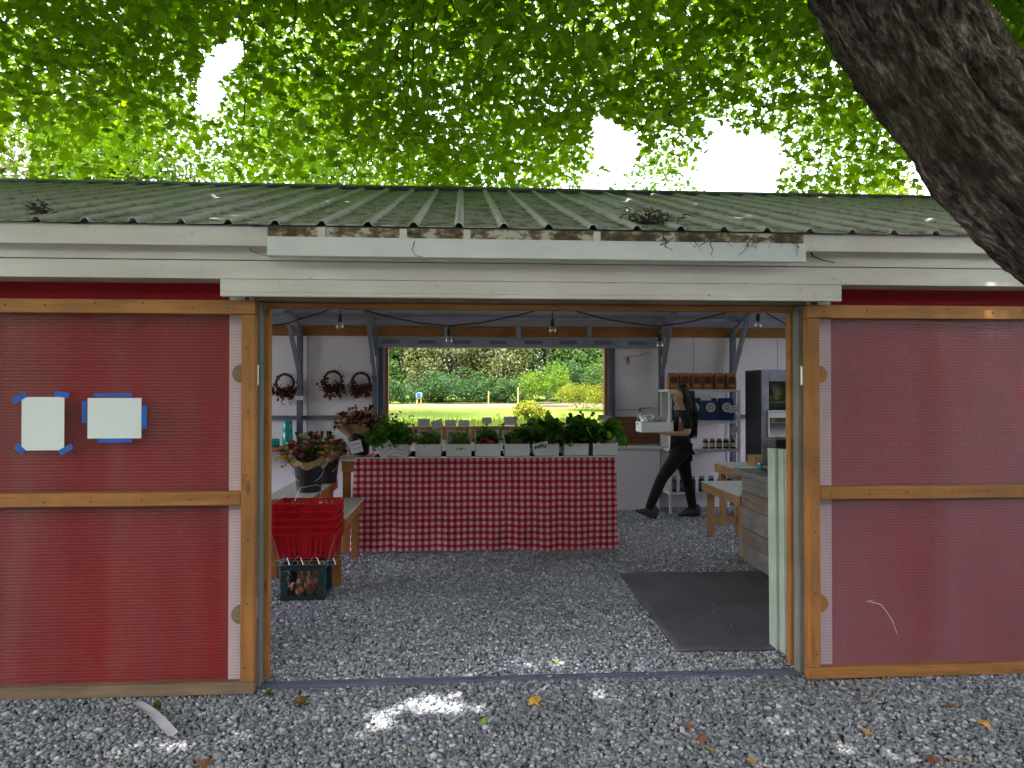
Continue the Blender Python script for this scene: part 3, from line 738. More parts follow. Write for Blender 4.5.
def bin_geo(w):
    h0, h1, D = .115, .235, .42; t = .006
    o1 = MB(); sds = []; o1.box(-w/2+t, w/2-t, 0, t, .006, h0); o1.box(-w/2+t, w/2-t, D-t, D, .006, h1); o1.box(-w/2+t, w/2-t, 0, D, 0, .0055)
    sd_ = MB()
    for s in (-1, 1):
        xa, xb = (s*w/2-s*t, s*w/2)
        vs = [(x, y, z) for x in (xa, xb) for y, z in ((-.002, 0), (D, 0), (D, h1+.012), (.12, h0+.03), (-.002, h0))]
        fs = [tuple(range(5)), tuple(reversed(range(5, 10)))]+[(k, k+5, (k+1) % 5+5, (k+1) % 5) for k in range(5)]
        sds.append(MB().add(vs, fs))
    rim = MB(); rim.box(-w/2-.002, w/2+.002, -.010, -.003, h0-.014, h0+.004)
    return o1, sds, rim
bw = .246
o1, s1, r1 = bin_geo(bw)
o1.build('tray', 'binp', pb); [q.build('divider', 'white', pb) for q in s1]; r1.build('rim', 'white', pb)
bx = []
for i, (a, b_) in enumerate(bins):
    xc = at((a+b_)/2, 450, bf0).x; bx.append(xc)
    o = pb if i == 0 else copy_tree(pb); o.location = (xc, bf0, TZ+.014); o['label'] = 'open white plastic bin '+binlab[i]
z0 = TZ+.06
leafpile('carrot_greens', (bx[0]-.05, bf0+.16, TZ+.13), (.20, .18, .20), 4200, .045, 'carrot_top', 'bushy feathery carrot tops piled high at the left end of the table', 'carrot greens', shape='quad')
m = MB()
for k in range(16):
    x = bx[0]+random.uniform(-.02, .12); y = bf0+random.uniform(.03, .3); d = Vector((random.uniform(-.5, .5), -.6, .1)).normalized()*.13
    q = Vector((x, y+.1, TZ+.12+random.uniform(0, .03)+y*0)); m.tube([q, q+d*.4, q+d], [.017, .014, .003], 7)
tag(m.build('carrots', 'carrot', smooth=True), 'heap of orange carrots in the leftmost bin', 'carrots')
leafpile('fresh_herbs', (bx[1], bf0+.2, z0+.03), (.085, .16, .13), 700, .055, 'herb', 'fine green herbs filling the second bin from the left', 'herbs', shape='quad')
leafpile('salad_leaves', (bx[2], bf0+.2, z0+.02), (.085, .16, .12), 500, .06, 'herb', 'low green salad leaves in the bin left of the radishes', 'salad leaves', shape='quad')
m = MB()
for k in range(34): m.ball((bx[3]+random.uniform(-.10, .10), bf0+random.uniform(.02, .30), TZ+.11+random.uniform(0, .07)), random.uniform(.014, .021), 7, 5)
rd = tag(m.build('radish_bunch', 'radish', smooth=True), 'dark red radishes with green tops in the middle bin', 'radishes')
leafpile('radish_leaves', (bx[3], bf0+.26, TZ+.15), (.11, .12, .12), 260, .07, 'herb', '', '', parent=rd, shape='quad')
leafpile('leafy_greens', (bx[4], bf0+.2, z0+.02), (.08, .16, .12), 420, .065, 'herb', 'loose leafy greens in the bin right of the radishes', 'greens', shape='quad')
leafpile('dark_kale', (bx[5]-.02, bf0+.2, TZ+.12), (.22, .17, .20), 420, .11, 'kale', 'tall dark curly kale heaped right of centre on the table', 'kale')
m = MB()
for k in range(22):
    a = Vector((bx[5]+random.uniform(-.02, .08), bf0+.03+random.uniform(0, .08), TZ+.11)); m.tube([a, a+Vector((random.uniform(-.03, .05), -.02, .07))], [.006, .004], 5)
tag(m.build('chard_stems', 'radish'), 'dark red chard stems poking out below the dark kale', 'chard')
leafpile('green_beans', (bx[6], bf0+.2, z0+.03), (.085, .16, .12), 420, .06, 'herb', 'bright green leaves in the bin left of the garlic', 'greens', shape='quad')
leafpile('curly_kale', (bx[6]+.10, bf0+.22, TZ+.14), (.20, .16, .19), 420, .10, 'kale', 'big heap of green curly kale near the right end of the table', 'kale')
leafpile('collard_greens', (bx[7]+.06, bf0+.24, TZ+.12), (.13, .17, .16), 300, .10, 'carrot_top', 'bright collard leaves spilling over the right end of the table', 'collard greens', up=1.1)
m = MB()
for k in range(20):
    c = (bx[7]+random.uniform(-.10, .10), bf0+random.uniform(.03, .14), TZ+.125+random.uniform(0, .05)); m.ball(c, (.022, .022, .019), 8, 6); m.tube([c, (c[0]+.01, c[1], c[2]+.035)], [.006, .003], 5)
tag(m.build('garlic_bulbs', 'garlic', smooth=True), 'pale garlic bulbs in the rightmost bin', 'garlic')
# ---- price cards on wire holders behind the bins
def price_card(px, py, w_, h_, Y, lean, label, stick=True, lines=2):
    w_ *= 1.15; h_ *= 1.2; c = at(px, py, Y)
    o = empty('price_card', (c.x, Y, c.z), label, 'price card', 'handwritten price cards on the produce')
    R = Matrix.Rotation(math.radians(lean), 3, 'Y')
    MB().box(-w_/2, w_/2, -.001, .001, -h_/2, h_/2, R).build('card', 'card', o)
    ik = MB(); rr = random.Random(int(px*10))
    for k in range(lines):
        z = h_*(.22-.34*k); x = -w_*.36
        while x < w_*.3:
            L_ = rr.uniform(.006, .018); ik.box(x, x+L_, -.0024, -.0014, z-.0022, z+rr.uniform(.001, .005), R); x += L_+.006
    ik.build('handwriting', 'ink', o)
    if stick: MB().tube([(0, .003, -h_/2+.01), (0, .003, -h_/2-.12)], .0025, 5).build('holder', 'wire', o)
cards = [(424, 423, .105, .07, 0, 'white price card on a wire, first on the left of the row'), (437, 424, .10, .07, -18, 'tilted price card overlapping the first one behind the herbs'),
         (450.5, 423.5, .10, .06, 3, 'price card above the salad leaves, left of a matching one'), (464, 423.5, .10, .06, 0, 'price card above the salad leaves with a thin stick at its right'),
         (487, 420.5, .085, .055, 0, 'price card standing above the red radishes'), (510.5, 420.8, .12, .075, 0, 'largest upright price card above the greens right of the radishes'),
         (571.8, 420.5, .11, .065, 4, 'price card standing between the dark kale and the curly kale'), (604, 418, .115, .05, 6, 'price card above the collard leaves at the right end')]
for px, py, w_, h_, ln, lb in cards: price_card(px, py, w_, h_, 7.74, ln, lb)
price_card(386, 450, .14, .11, 7.27, -32, 'large slanted price card leaning on the carrot bin', False, 3)
price_card(400, 452, .12, .09, 7.275, 12, 'price card flat against the front of the carrot bin', False, 3)
price_card(356, 447, .10, .10, 7.15, -15, 'price card tilted before the dried flower bucket', False, 3)
price_card(540.5, 447, .14, .07, 7.27, -14, 'slanted price card on the bin under the dark kale', False, 2)

# ---- left benches
def bench(name, x0, x1, y0, y1, z, label, apron=.085, legs=True, mats=('oak_y', 'oak_z'), ends='oak_x', str_z=None, cat='bench'):
    o = empty(name, ((x0+x1)/2, (y0+y1)/2, 0), label, cat)
    MB().box(x0-.006, x1+.006, y0-.006, y1+.006, z-.014, z).build('seat', 'top_white', o, True, bevel=.003)
    for x in (x0, x1-.035): MB().box(x, x+.035, y0, y1, z-.015-apron, z-.016).build('side_rail', mats[0], o, True, bevel=.003)
    for y in (y0+.002, y1-.037): MB().box(x0+.037, x1-.037, y, y+.035, z-.015-apron, z-.016).build('end_rail', ends, o, True, bevel=.003)
    if legs:
        for x in (x0+.040, x1-.105):
            for y in (y0+.04, y1-.11): MB().box(x, x+.065, y, y+.07, 0, z-.0165).build('leg', mats[1], o, True, bevel=.004)
        if str_z:
            for y in (y0+.05, y1-.10): MB().box(x0+.107, x1-.107, y, y+.035, str_z-.04, str_z+.03).build('stretcher', ends, o, True, bevel=.003)
    return o
bench('low_bench', -1.66, -1.28, 6.32, 7.72, .685, 'white topped wooden bench carrying the front flower buckets', mats=('oak_y', 'oak_z'))
bench('side_bench', -1.27, -.945, 6.03, 7.18, .56, 'lower white topped wooden bench beside the red baskets')
# ---- flower buckets
def bucket(x, y, z, r, h, label, wrap, blooms, seed, tall=.24, spread=.2):
    rnd = random.Random(seed)
    o = empty('flower_bucket', (x, y, z), label, 'bucket', 'black buckets of cut flowers')
    MB().lathe([(r*.78, 0), (r*.97, h*.96), (r*1.05, h*.965), (r*1.05, h), (r*.96, h), (r*.9, h*.7)], n=22).build('pail', 'black', o, smooth=False)
    hb = MB(); hb.tube([(-r*1.03*math.cos(a), -r*.25-.5*r*math.sin(a), h*.9-r*.95*math.sin(a)) for a in np.linspace(0, PI, 12)], .0028, 5); hb.build('bail', 'wire', o)
    bq = empty('flower_bouquet', (x, y, z+h*.8), 'bouquet '+label.split(' ', 2)[2] if False else label.replace('black bucket of', 'bouquet of'), 'bouquet', 'bouquets in the black buckets')
    n = 30; m = MB(); prof = []
    for j in range(5):
        t = j/4
        for k in range(n):
            a = 2*PI*k/n; rr = (r*.55+(spread*.95-r*.55)*t)*(1+.10*t*math.sin(a*5+seed)+.05*t*math.sin(a*11)); hh = -.05+t*(tall*.66+.03*math.sin(a*3+seed))
            m.v.append((rr*math.cos(a), rr*math.sin(a)*.9, hh))
    m.f = [(j*n+k, j*n+(k+1) % n, (j+1)*n+(k+1) % n, (j+1)*n+k) for j in range(4) for k in range(n)]
    m.build('paper_wrap', 'kraft', bq)
    st = MB(); lf = []
    bl = {k: MB() for k in set(blooms)}
    for i in range(110):
        a = rnd.uniform(0, 2*PI); q = math.sqrt(rnd.random())*spread*1.12; hh = tall*(1.02-.5*(q/spread)**2)+rnd.uniform(-.05, .05)
        p1 = Vector((q*math.cos(a), q*math.sin(a)*.85, hh+.02)); st.tube([(p1.x*.2, p1.y*.2, -.05), p1*.7, p1], .003, 4, False)
        k = rnd.choice(blooms); s = rnd.uniform(.026, .052)
        for e in range(9):
            ang = 2*PI*e/9; d = Vector((math.cos(ang), math.sin(ang), .35))*s; w_ = Vector((-math.sin(ang), math.cos(ang), 0))*s*.38
            bl[k].add([p1, p1+d*.7+w_, p1+d*1.15, p1+d*.7-w_], [(0, 1, 2, 3)])
        bl[k].ball(p1+Vector((0, 0, s*.25)), s*.38, 6, 4)
        lf.append(p1)
    for i in range(5):
        a = rnd.uniform(0, 2*PI); p1 = Vector((math.cos(a)*spread*.6, math.sin(a)*spread*.4, tall*1.1)); st.tube([p1*.6, p1+Vector((rnd.uniform(-.02, .02), 0, .07))], [.004, .008], 5)
    st.build('stem', 'lf_dark', bq)
    for k, mb in bl.items(): mb.build('blossom', k, bq)
    P = np.array([tuple(q) for q in lf for _ in range(2)])*np.array([1, 1, .85])+RNG.normal(0, .03, (len(lf)*2, 3))
    V, F_ = scatter(QUAD_V, QUAD_F, P, rand_rot(len(P)), .05*RNG.uniform(.6, 1.2, len(P)))
    np_mesh('foliage', V, F_, 'herb' if 'dried' not in label else 'wreath_lf', bq, world=False)
c = at(307.5, 490, 6.68); bucket(c.x+.01, 6.70, .686, .135, .235, 'black bucket of pink and yellow mixed flowers nearest the doorway', 1, ['flower_pink', 'flower_yellow', 'flower_white', 'flower_rust', 'flower_wine'], 3, .25, .22)
c = at(327, 480, 7.3); bucket(c.x-.01, 7.32, .686, .125, .24, 'black bucket of white and green flowers behind the front one', 1, ['flower_white', 'flower_yellow', 'flower_pink', 'flower_wine'], 8, .22, .17)
c = at(352, 459, 7.4); bucket(-1.05, 7.62, TZ+.012, .125, .24, 'black bucket of dried rust coloured flowers at the table corner', 1, ['flower_rust', 'flower_rust', 'flower_wine', 'flower_white'], 13, .22, .24)
# ---- shopping baskets in a wire stand on a milk crate
def basket(z, label, first=None):
    o = empty('shopping_basket', (-1.185, 5.80, z), label, 'shopping basket', 'red shopping baskets nested in a stack')
    m = MB(); W0, W1, D0, D1, Hh = .185, .225, .12, .15, .20; t = .004
    def ring(s): return (W0+(W1-W0)*s, D0+(D1-D0)*s, Hh*s)
    for s in (0, .12, .24, .36, .48, .60, .72, .84):
        w0, d0, h0 = ring(s); w1, d1, h1 = ring(s+.055)
        for sx, sy in ((0, -1), (0, 1), (-1, 0), (1, 0)):
            if sy:
                vs = [(-w0, sy*d0, h0), (w0, sy*d0, h0), (w1, sy*d1, h1), (-w1, sy*d1, h1)]; nv = Vector((0, -sy*t, 0))
            else:
                vs = [(sx*w0, -d0, h0), (sx*w0, d0, h0), (sx*w1, d1, h1), (sx*w1, -d1, h1)]; nv = Vector((-sx*t, 0, 0))
            vs = [Vector(q) for q in vs]; vs += [q+nv for q in vs]
            m.add(vs, [(0, 1, 2, 3), (7, 6, 5, 4), (0, 4, 5, 1), (1, 5, 6, 2), (2, 6, 7, 3), (3, 7, 4, 0)])
    for k in range(11):
        f = -1+2*k/10
        for sy in (-1, 1): m.beam((f*W0, sy*D0, 0), (f*W1, sy*D1, Hh), .016 if k % 5 else .05, .005, (0, 1, 0))
    for k in range(6):
        f = -1+2*k/5
        for sx in (-1, 1): m.beam((sx*W0, f*D0, 0), (sx*W1, f*D1, Hh), .016, .005, (1, 0, 0))
    m.box(-W0, W0, -D0, D0, 0, .005); m.build('basket_body', 'basket', o)
    r = MB(); r.box(-W1-.012, W1+.012, -D1-.014, -D1+.002, Hh-.018, Hh); r.box(-W1-.012, W1+.012, D1-.002, D1+.014, Hh-.018, Hh)
    r.box(-W1-.012, -W1+.002, -D1, D1, Hh-.018, Hh); r.box(W1-.002, W1+.012, -D1, D1, Hh-.018, Hh); r.build('rim', 'basket', o, bevel=.003)
    return o
bs = basket(.315, 'lowest red plastic shopping basket of the nested stack')
for k, lb in enumerate(['second lowest red shopping basket of the nested stack', 'middle red shopping basket of the nested stack', 'second from the top red shopping basket of the stack', 'topmost red shopping basket of the nested stack']):
    c2 = copy_tree(bs); c2.location.z = .315+.055*(k+1); c2['label'] = lb
h = MB(); h.tube([(-1.27, 5.72, .74), (-1.235, 5.74, .84), (-1.12, 5.76, .86), (-1.08, 5.78, .84), (-1.10, 5.80, .74)], .004, 6)
h.build('handle', 'wire', bs, True)
st = MB()
X_, Y_ = (-1.42, -.955), (5.645, 5.955)
for z in (.275, .50): st.tube([(X_[0], Y_[0], z), (X_[1], Y_[0], z), (X_[1], Y_[1], z), (X_[0], Y_[1], z), (X_[0], Y_[0], z)], .004, 6)
for x in X_:
    for y in Y_: st.tube([(x, y, .50), ((x-.0)+(.06 if x < -1.2 else -.06), y, .275)], .004, 6)
for x in (-1.38, -1.28, -1.16, -1.04): 
    st.tube([(x, Y_[0], .275), (x+.05, Y_[0]+.05, .345), (x+.09, Y_[0], .275)], .003, 5)
st.tube([(X_[0], 5.80, .290), (X_[1], 5.80, .290)], .004, 6); st.tube([(X_[0], 5.72, .290), (X_[1], 5.72, .290)], .004, 6)
tag(st.build('basket_stand', 'wire', loc=(-1.19, 5.8, .275)), 'low chrome wire stand holding the red shopping baskets', 'basket stand')
def milk_crate():
    o = empty('milk_crate', (-1.20, 5.83, 0), 'dark green plastic milk crate on the gravel under the red baskets', 'crate')
    W, D, Hh, t = .165, .165, .27, .012
    m = MB()
    for s in (-1, 1):
        for a, b_ in ((0, .04), (.22, Hh)):
            m.box(-W, W, s*D-(t if s > 0 else 0), s*D+(t if s < 0 else 0), a+.004, b_)
            m.box(s*W-(t if s > 0 else 0), s*W+(t if s < 0 else 0), -D+t, D-t, a+.004, b_)
        m.box(-W, -W+.05, s*D-(t if s > 0 else 0), s*D+(t if s < 0 else 0), .04, .22); m.box(W-.05, W, s*D-(t if s > 0 else 0), s*D+(t if s < 0 else 0), .04, .22)
        m.box(s*W-(t if s > 0 else 0), s*W+(t if s < 0 else 0), -D+t, -D+.05, .04, .22); m.box(s*W-(t if s > 0 else 0), s*W+(t if s < 0 else 0), D-.05, D-t, .04, .22)
    m.box(-W+t, W-t, -D+t, D-t, .004, .014); m.build('crate_body', 'crate', o, bevel=.002)
    l = MB()
    for s in (-1, 1):
        for k in range(5):
            x = -W+.05+k*(2*W-.1)/4
            l.beam((x-.03, s*(D-.006), .04), (x+.03, s*(D-.006), .22), .006, .006, (0, 1, 0)); l.beam((x+.03, s*(D-.006), .04), (x-.03, s*(D-.006), .22), .006, .006, (0, 1, 0))
    l.build('lattice', 'crate', o)
milk_crate()
m = MB()
for k in range(26): m.ball((-1.20+random.uniform(-.11, .11), 5.80+random.uniform(-.12, .1), .05+random.uniform(0, .11)), (random.uniform(.02, .035),)*3, 7, 5, .15)
tag(m.build('firewood_chips', 'bag_brown'), 'brown and pink odds and ends inside the dark green crate', 'scraps')
# ---- shelf with teal glass on the left wall
sh = empty('wall_shelf', (-2.3, 9.9, .84), 'wooden shelf against the far left of the back wall', 'shelf')
MB().box(-3.1, -1.75, 9.70, 10.03, .80, .86).build('shelf_board', 'oak_x', sh, True, bevel=.004)
for x in (-2.9, -1.9): MB().beam((x, 9.72, .795), (x, 10.0, .55), .04, .04).build('bracket', 'steel', sh, True)
def teal(px, zh, r, label, kind='vase'):
    x = at(px, 450, 9.85).x
    prof = [(r*.85, 0), (r, .02), (r*1.0, zh*.5), (r*.94, zh*.52), (r, zh*.55), (r*.95, zh*.92), (r*.7, zh), (r*.62, zh)]
    tag(MB().lathe(prof, (0, 0, 0), 18).build('glass_jar', 'teal', smooth=True), label, 'jar', 'teal glass jars on the wall shelf').location = (x, 9.85, .862)
teal(287.5, .34, .065, 'tall teal glass jar on the left wall shelf'); teal(301.5, .17, .065, 'short teal glass jar right of the tall one'); teal(274, .10, .075, 'squat teal glass jar at the left end of the shelf')
# ---- wreaths
def wreath(px, py, label, seed):
    global RNG
    c = at(px, py, 10.02)
    o = empty('wreath', tuple(c), label, 'wreath', 'dried wreaths hung on the back wall')
    m = MB(); rr = random.Random(seed); R0 = .115
    for k in range(9):
        ph = rr.uniform(0, 6); m.tube([((R0+.014*math.sin(3*a+ph))*math.cos(a), -.012*math.cos(4*a+ph), (R0+.014*math.cos(2*a+ph))*math.sin(a)) for a in np.linspace(0, 2*PI, 33)], .0055, 5)
    m.build('vine_ring', 'vine', o)
    n = 150; a = RNG.normal(-PI/2, .75, n); r_ = R0+RNG.normal(0.01, .04, n)
    P = np.stack([r_*np.cos(a)*1.05, RNG.normal(-.02, .02, n), r_*np.sin(a)-.02], -1)
    V, F_ = scatter(QUAD_V, QUAD_F, P, rand_rot(n), .075*RNG.uniform(.5, 1.3, n)); np_mesh('dried_leaves', V, F_, 'wreath_lf', o, world=False)
    m = MB()
    for k in range(12): m.ball((rr.uniform(-.10, .10), -.035, -R0+rr.uniform(-.05, .05)), .016, 6, 4)
    m.build('seed_heads', 'flower_wine', o)
    m = MB(); m.tube([(0, 0, R0), (0, .04, R0+.03)], .004, 5); m.build('hook', 'steel', o)
wreath(285, 383, 'sparse dried wreath left of the grey post', 1); wreath(333, 380, 'round dried wreath with leafy base, middle of the three', 2); wreath(361, 381.5, 'dried wreath nearest the window, wide leafy base', 3)
# small objects on the wall posts
for nm, px, py, Y, w_, h_, mt, lb, ct in (('switch_box', 373, 360, 9.94, .085, .11, 'jar_b', 'small beige electrical box on the grey post left of the window', 'electrical box'),
        ('switch_box', 664, 360, 9.94, .085, .10, 'jar_b', 'small beige electrical box on the grey post behind the person', 'electrical box'),
        ('post_tag', 299.5, 398, 9.94, .10, .05, 'card', 'small white tag on the grey post beside the wreath', 'tag')):
    c = at(px, py, Y); o = MB().box(-w_/2, w_/2, -.02, .02, -h_/2, h_/2).build(nm, mt, bevel=.006); o.location = c; tag(o, lb, ct)
    d = MB().disc((0, -.021, 0), .012, n=10); d.build('knob', 'steel_dark', o)
# ---- string lights
YL = 6.0
cp = [(262, 326), (285, 324), (310, 316), (333, 308.5), (345, 307), (360, 309), (390, 317), (420, 323), (449, 326), (480, 323), (515, 316), (545, 308), (556, 307), (575, 311), (610, 320), (645, 325), (660, 326), (690, 322), (720, 314), (746, 307.5), (760, 309), (775, 318), (792, 328)]
sl = empty('string_lights', tuple(at(512, 310, YL)), 'black cord of clear bulbs strung inside across the doorway', 'string lights')
m = MB(); m.tube([at(x, y, YL) for x, y in cp], .0055, 6); m.build('cord', 'socket', sl, True)
# hangers tie the cord to the roof steel
m = MB()
for px, py in ((345, 307), (552, 307), (748, 307)):
    a = at(px, py, YL); m.tube([a, (a.x, YL, RZ-1.0*SL-.06)], .003, 5)
m.build('hanger_wire', 'wire', sl, True)
for px, py, ty in ((340, 325, 307), (449, 339, 326), (552.5, 329, 307), (660, 344, 326), (758, 324, 308)):
    a = at(px, py, YL); b0 = at(px, ty, YL)
    k = MB(); k.tube([b0, (a.x, YL, a.z+.05)], .005, 6); k.lathe([(.008, .085), (.017, .075), (.019, .03), (.015, .025)], tuple(a), 12); k.build('socket', 'socket', sl, True, True)
    k = MB(); k.lathe([(.012, .028), (.022, .014), (.029, -.008), (.027, -.026), (.015, -.040), (.002, -.044)], tuple(a), 14); bo = k.build('bulb', M['glass'], sl, True, True)
    k = MB(); k.tube([(a.x-.008, YL, a.z+.02), (a.x-.006, YL, a.z-.02), (a.x, YL, a.z-.005), (a.x+.006, YL, a.z-.02), (a.x+.008, YL, a.z+.02)], .0015, 4); k.build('filament', 'bag_yellow', bo, True)

# ---- right side: bench, second table, counter, register, planks, mat
bench('work_bench', 2.60, 3.06, 6.82, 7.92, .60, 'pale wooden bench with white top behind the barn wood counter', .09, True, ('pale_y', 'pale_z'), 'pale_x', .2)
bench('raised_table', 2.98, 3.50, 7.98, 8.62, .74, 'higher white topped pine table left of the fridge', .10, True, ('pale_y', 'pale_z'), 'pale_x', cat='table')
ct = empty('sales_counter', (3.05, 5.6, 0), 'rustic sales counter clad in grey barn boards behind the right jamb', 'counter')
ym = [4.75, 6.72]; zz = 0.01; i = 0
for hgt in (.17, .14, .19, .15, .15):
    MB().box(2.585-.006*(i % 2), 3.6, ym[0], ym[1], zz, zz+hgt-.004).build('barn_board', ('barn_y', 'barn_warm')[i in (1, 3)], ct, True, bevel=.004); zz += hgt; i += 1
MB().box(2.52, 3.66, 4.70, 6.80, zz, zz+.045).build('countertop', 'barn_y', ct, True, bevel=.006)
ctz = zz+.045
rg = empty('coffee_machine', (2.88, 6.40, ctz), 'black boxy coffee machine on the barn wood counter', 'machine')
MB().box(-.17, .17, -.16, .16, 0, .05).build('base', 'black', rg, bevel=.01)
MB().box(-.17, .17, .02, .16, .052, .30).build('body', 'black', rg, bevel=.012)
MB().box(-.175, .175, -.15, .16, .22, .305).build('head', 'black', rg, bevel=.012)
MB().lathe([(.05, .055), (.062, .09), (.058, .17), (.04, .20)], (-.05, -.07, 0), 14).build('jug', 'jar_a', rg, smooth=True)
MB().box(.06, .13, -.152, -.150, .24, .28).build('display', 'steel', rg)
tag(MB().box(2.72, 2.79, 6.62, 6.70, ctz, ctz+.06).build('teal_box', 'teal', bevel=.006), 'small teal packet beside the black coffee machine', 'packet')
wb = empty('wooden_box', (3.27, 8.05, .74), 'small pale wooden box on the raised table', 'box')
MB().box(-.03, .25, -.02, .2, 0, .10).build('box_body', 'pale_x', wb, bevel=.004); MB().box(-.035, .255, -.025, .205, .102, .116).build('lid', 'pale_x', wb, bevel=.003)
for i, (x, y, lean, lb) in enumerate(((1.90, 4.42, .004, 'tall pale green board leaning left of the others by the right jamb'), (1.925, 4.36, .006, 'middle pale green board leaning inside the right jamb'), (1.945, 4.30, .0, 'pale green board standing closest to the right jamb'))):
    o = MB().box(-.010, .010, -.045, .045, 0, 1.22).build('painted_board', 'plank', bevel=.003)
    o.location = (x, y, .005); o.rotation_euler = (-.02, lean, .08); tag(o, lb, 'board', 'pale green boards leaning by the right jamb')
mt = MB(); mt.add([(1.34, 6.27, .014), (2.56, 6.27, .014), (2.50, 4.38, .014), (1.285, 4.385, .014)], [(3, 2, 1, 0)])
nx_ = 24; mt = MB()
for j in range(nx_+1):
    for i in range(nx_+1):
        a, b_ = i/nx_, j/nx_; x = (1.285*(1-b_)+1.34*b_)*(1-a)+(2.48*(1-b_)+2.57*b_)*a; y = 4.385+(6.27-4.385)*b_
        mt.v.append((x, y, .022+.010*noise.noise(Vector((x*2.2, y*2.2, 0)))))
mt.f = [(j*(nx_+1)+i, j*(nx_+1)+i+1, (j+1)*(nx_+1)+i+1, (j+1)*(nx_+1)+i) for j in range(nx_) for i in range(nx_)]
o = mt.build('floor_mat', 'rubber', smooth=True, loc=(1.9, 5.3, 0)); s_ = o.modifiers.new('thickness', 'SOLIDIFY'); s_.thickness = .012; s_.offset = -1
tag(o, 'large dark rubber mat on the gravel inside the doorway', 'mat')

# ---- back right: white chest, shelving, goods, fridge
fz = empty('white_chest', (1.8, 9.75, 0), 'white chest freezer against the back wall under the plank panel', 'chest')
MB().box(.9, 2.62, 9.70, 9.96, .0, .80).build('cabinet', 'inner_white', fz, True, bevel=.01); MB().box(.89, 2.63, 9.68, 9.96, .805, .85).build('lid', 'white', fz, True, bevel=.008)
rk = empty('shelf_unit', (3.12, 9.6, 0), 'white open shelf unit of packed goods behind the person', 'shelf unit')
RX0, RX1, RYa, RYb = 2.66, 3.60, 9.40, 9.84
for x in (RX0, RX1-.035):
    for y in (RYa, RYb-.035): MB().box(x, x+.035, y, y+.035, 0, 1.575).build('post', 'white', rk, True, bevel=.003)
shz = [.27, .83, 1.20, 1.575]
for z in shz: MB().box(RX0-.03 if z > 1.5 else RX0+.001, RX1+.01 if z > 1.5 else RX1-.001, RYa+.002 if z < 1.5 else RYa-.01, RYb, z-.002 if z > 1.5 else z-.03, z+.028 if z > 1.5 else z).build('shelf', 'white', rk, True, bevel=.003)
MB().box(RX0+.04, RX1-.04, RYb-.02, RYb-.012, .02, 1.55).build('back_panel', 'inner_white', rk, True)
def bag(name, x, w_, h_, mat, emat, ymat, label, cat, group, z, first=None):
    o = empty(name, (x, RYa+.10, z), label, cat, group)
    b_ = MB(); d = .055
    rows = [(1, 1, 0), (1.02, 1.03, h_*.4), (.98, .9, h_*.78), (1, .35, h_*.93), (1, .22, h_)]
    for sx, sy, zq in rows:
        for a, c_ in ((-1, -1), (1, -1), (1, 1), (-1, 1)): b_.v.append((a*w_/2*sx*.94, c_*d*sy, zq))
    b_.f = [(3, 2, 1, 0)]+[(4*k+q, 4*k+(q+1) % 4, 4*k+4+(q+1) % 4, 4*k+4+q) for k in range(4) for q in range(4)]+[(16, 17, 18, 19)]
    b_.build('bag_body', mat, o, bevel=.004)
    e = MB(); e.disc((0, -d*1.03, h_*.58), w_*.31, n=18, r0=w_*.15); e.disc((0, -d*1.03, h_*.58), w_*.10, n=12); e.build('emblem', emat, o)
    if ymat: MB().box(-w_*.3, w_*.3, -d*1.05-.004, -d*1.05, h_*.16, h_*.28).build('label_band', ymat, o)
    return o
for i in range(6):
    x = RX0+.075+i*.152; g_ = 'brown paper bags lined up on the top shelf'
    lb = ['leftmost brown paper bag in the top shelf row', 'second brown paper bag from the left on the top shelf', 'third brown paper bag from the left, behind the head', 'third brown paper bag from the right on the top shelf', 'second brown paper bag from the right on the top shelf', 'rightmost brown paper bag in the top shelf row'][i]
    if i == 0: b0_ = bag('coffee_bag', x, .140, .215, 'bag_brown', 'bag_dark', 'bag_yellow', lb, 'bag', g_, 1.604)
    else: b1_ = copy_tree(b0_); b1_.location.x = x; b1_['label'] = lb; b1_.rotation_euler.z = random.uniform(-.12, .12)
for i, lb in enumerate(['blue bag with round white emblem, mostly behind the person', 'blue bag with round white emblem just right of the hair', 'blue bag with round white emblem second from the right', 'rightmost blue bag with round white emblem on the shelf']):
    x = RX0+.13+i*.215
    if i == 0: b0_ = bag('flour_bag', x, .205, .29, 'bag_blue', 'white', None, lb, 'bag', 'blue flour bags on the second shelf', 1.202)
    else: b1_ = copy_tree(b0_); b1_.location.x = x; b1_['label'] = lb
def jar(x, y, z, r, h_, mats, label, group, name='preserve_jar', cat='jar'):
    o = empty(name, (x, y, z), label, cat, group)
    MB().lathe([(r*.9, 0), (r, .01), (r, h_*.72), (r*.75, h_*.82)], n=14).build('jar_body', mats[0], o, smooth=True)
    MB().lathe([(r*1.01, h_*.18), (r*1.02, h_*.6)], n=14, cap=False).build('label', mats[1], o)
    MB().lathe([(r*.8, h_*.83), (r*.8, h_)], n=14).build('lid', 'jar_lid', o); return o
jl = ['first', 'second', 'third', 'fourth', 'fifth']
for i in range(5):
    lb = jl[i]+' small preserve jar from the left on the third shelf'
    if i == 0: j0 = jar(RX0+.50, RYa+.08, .832, .038, .13, ('jar_a', 'jar_b'), lb, 'preserve jars on the third shelf')
    else: j1 = copy_tree(j0); j1.location.x = RX0+.50+i*.092; j1['label'] = lb
for i in range(7):
    lb = ['leftmost', 'second', 'third', 'fourth', 'fifth', 'sixth', 'rightmost'][i]+' dark bottle along the bottom shelf'
    if i == 0: j0 = jar(RX0+.08, RYa+.10, .272, .042, .20, ('jar_a', 'steel_dark'), lb, 'dark bottles on the bottom shelf', 'dark_bottle', 'bottle')
    else: j1 = copy_tree(j0); j1.location.x = RX0+.08+i*.125; j1['label'] = lb
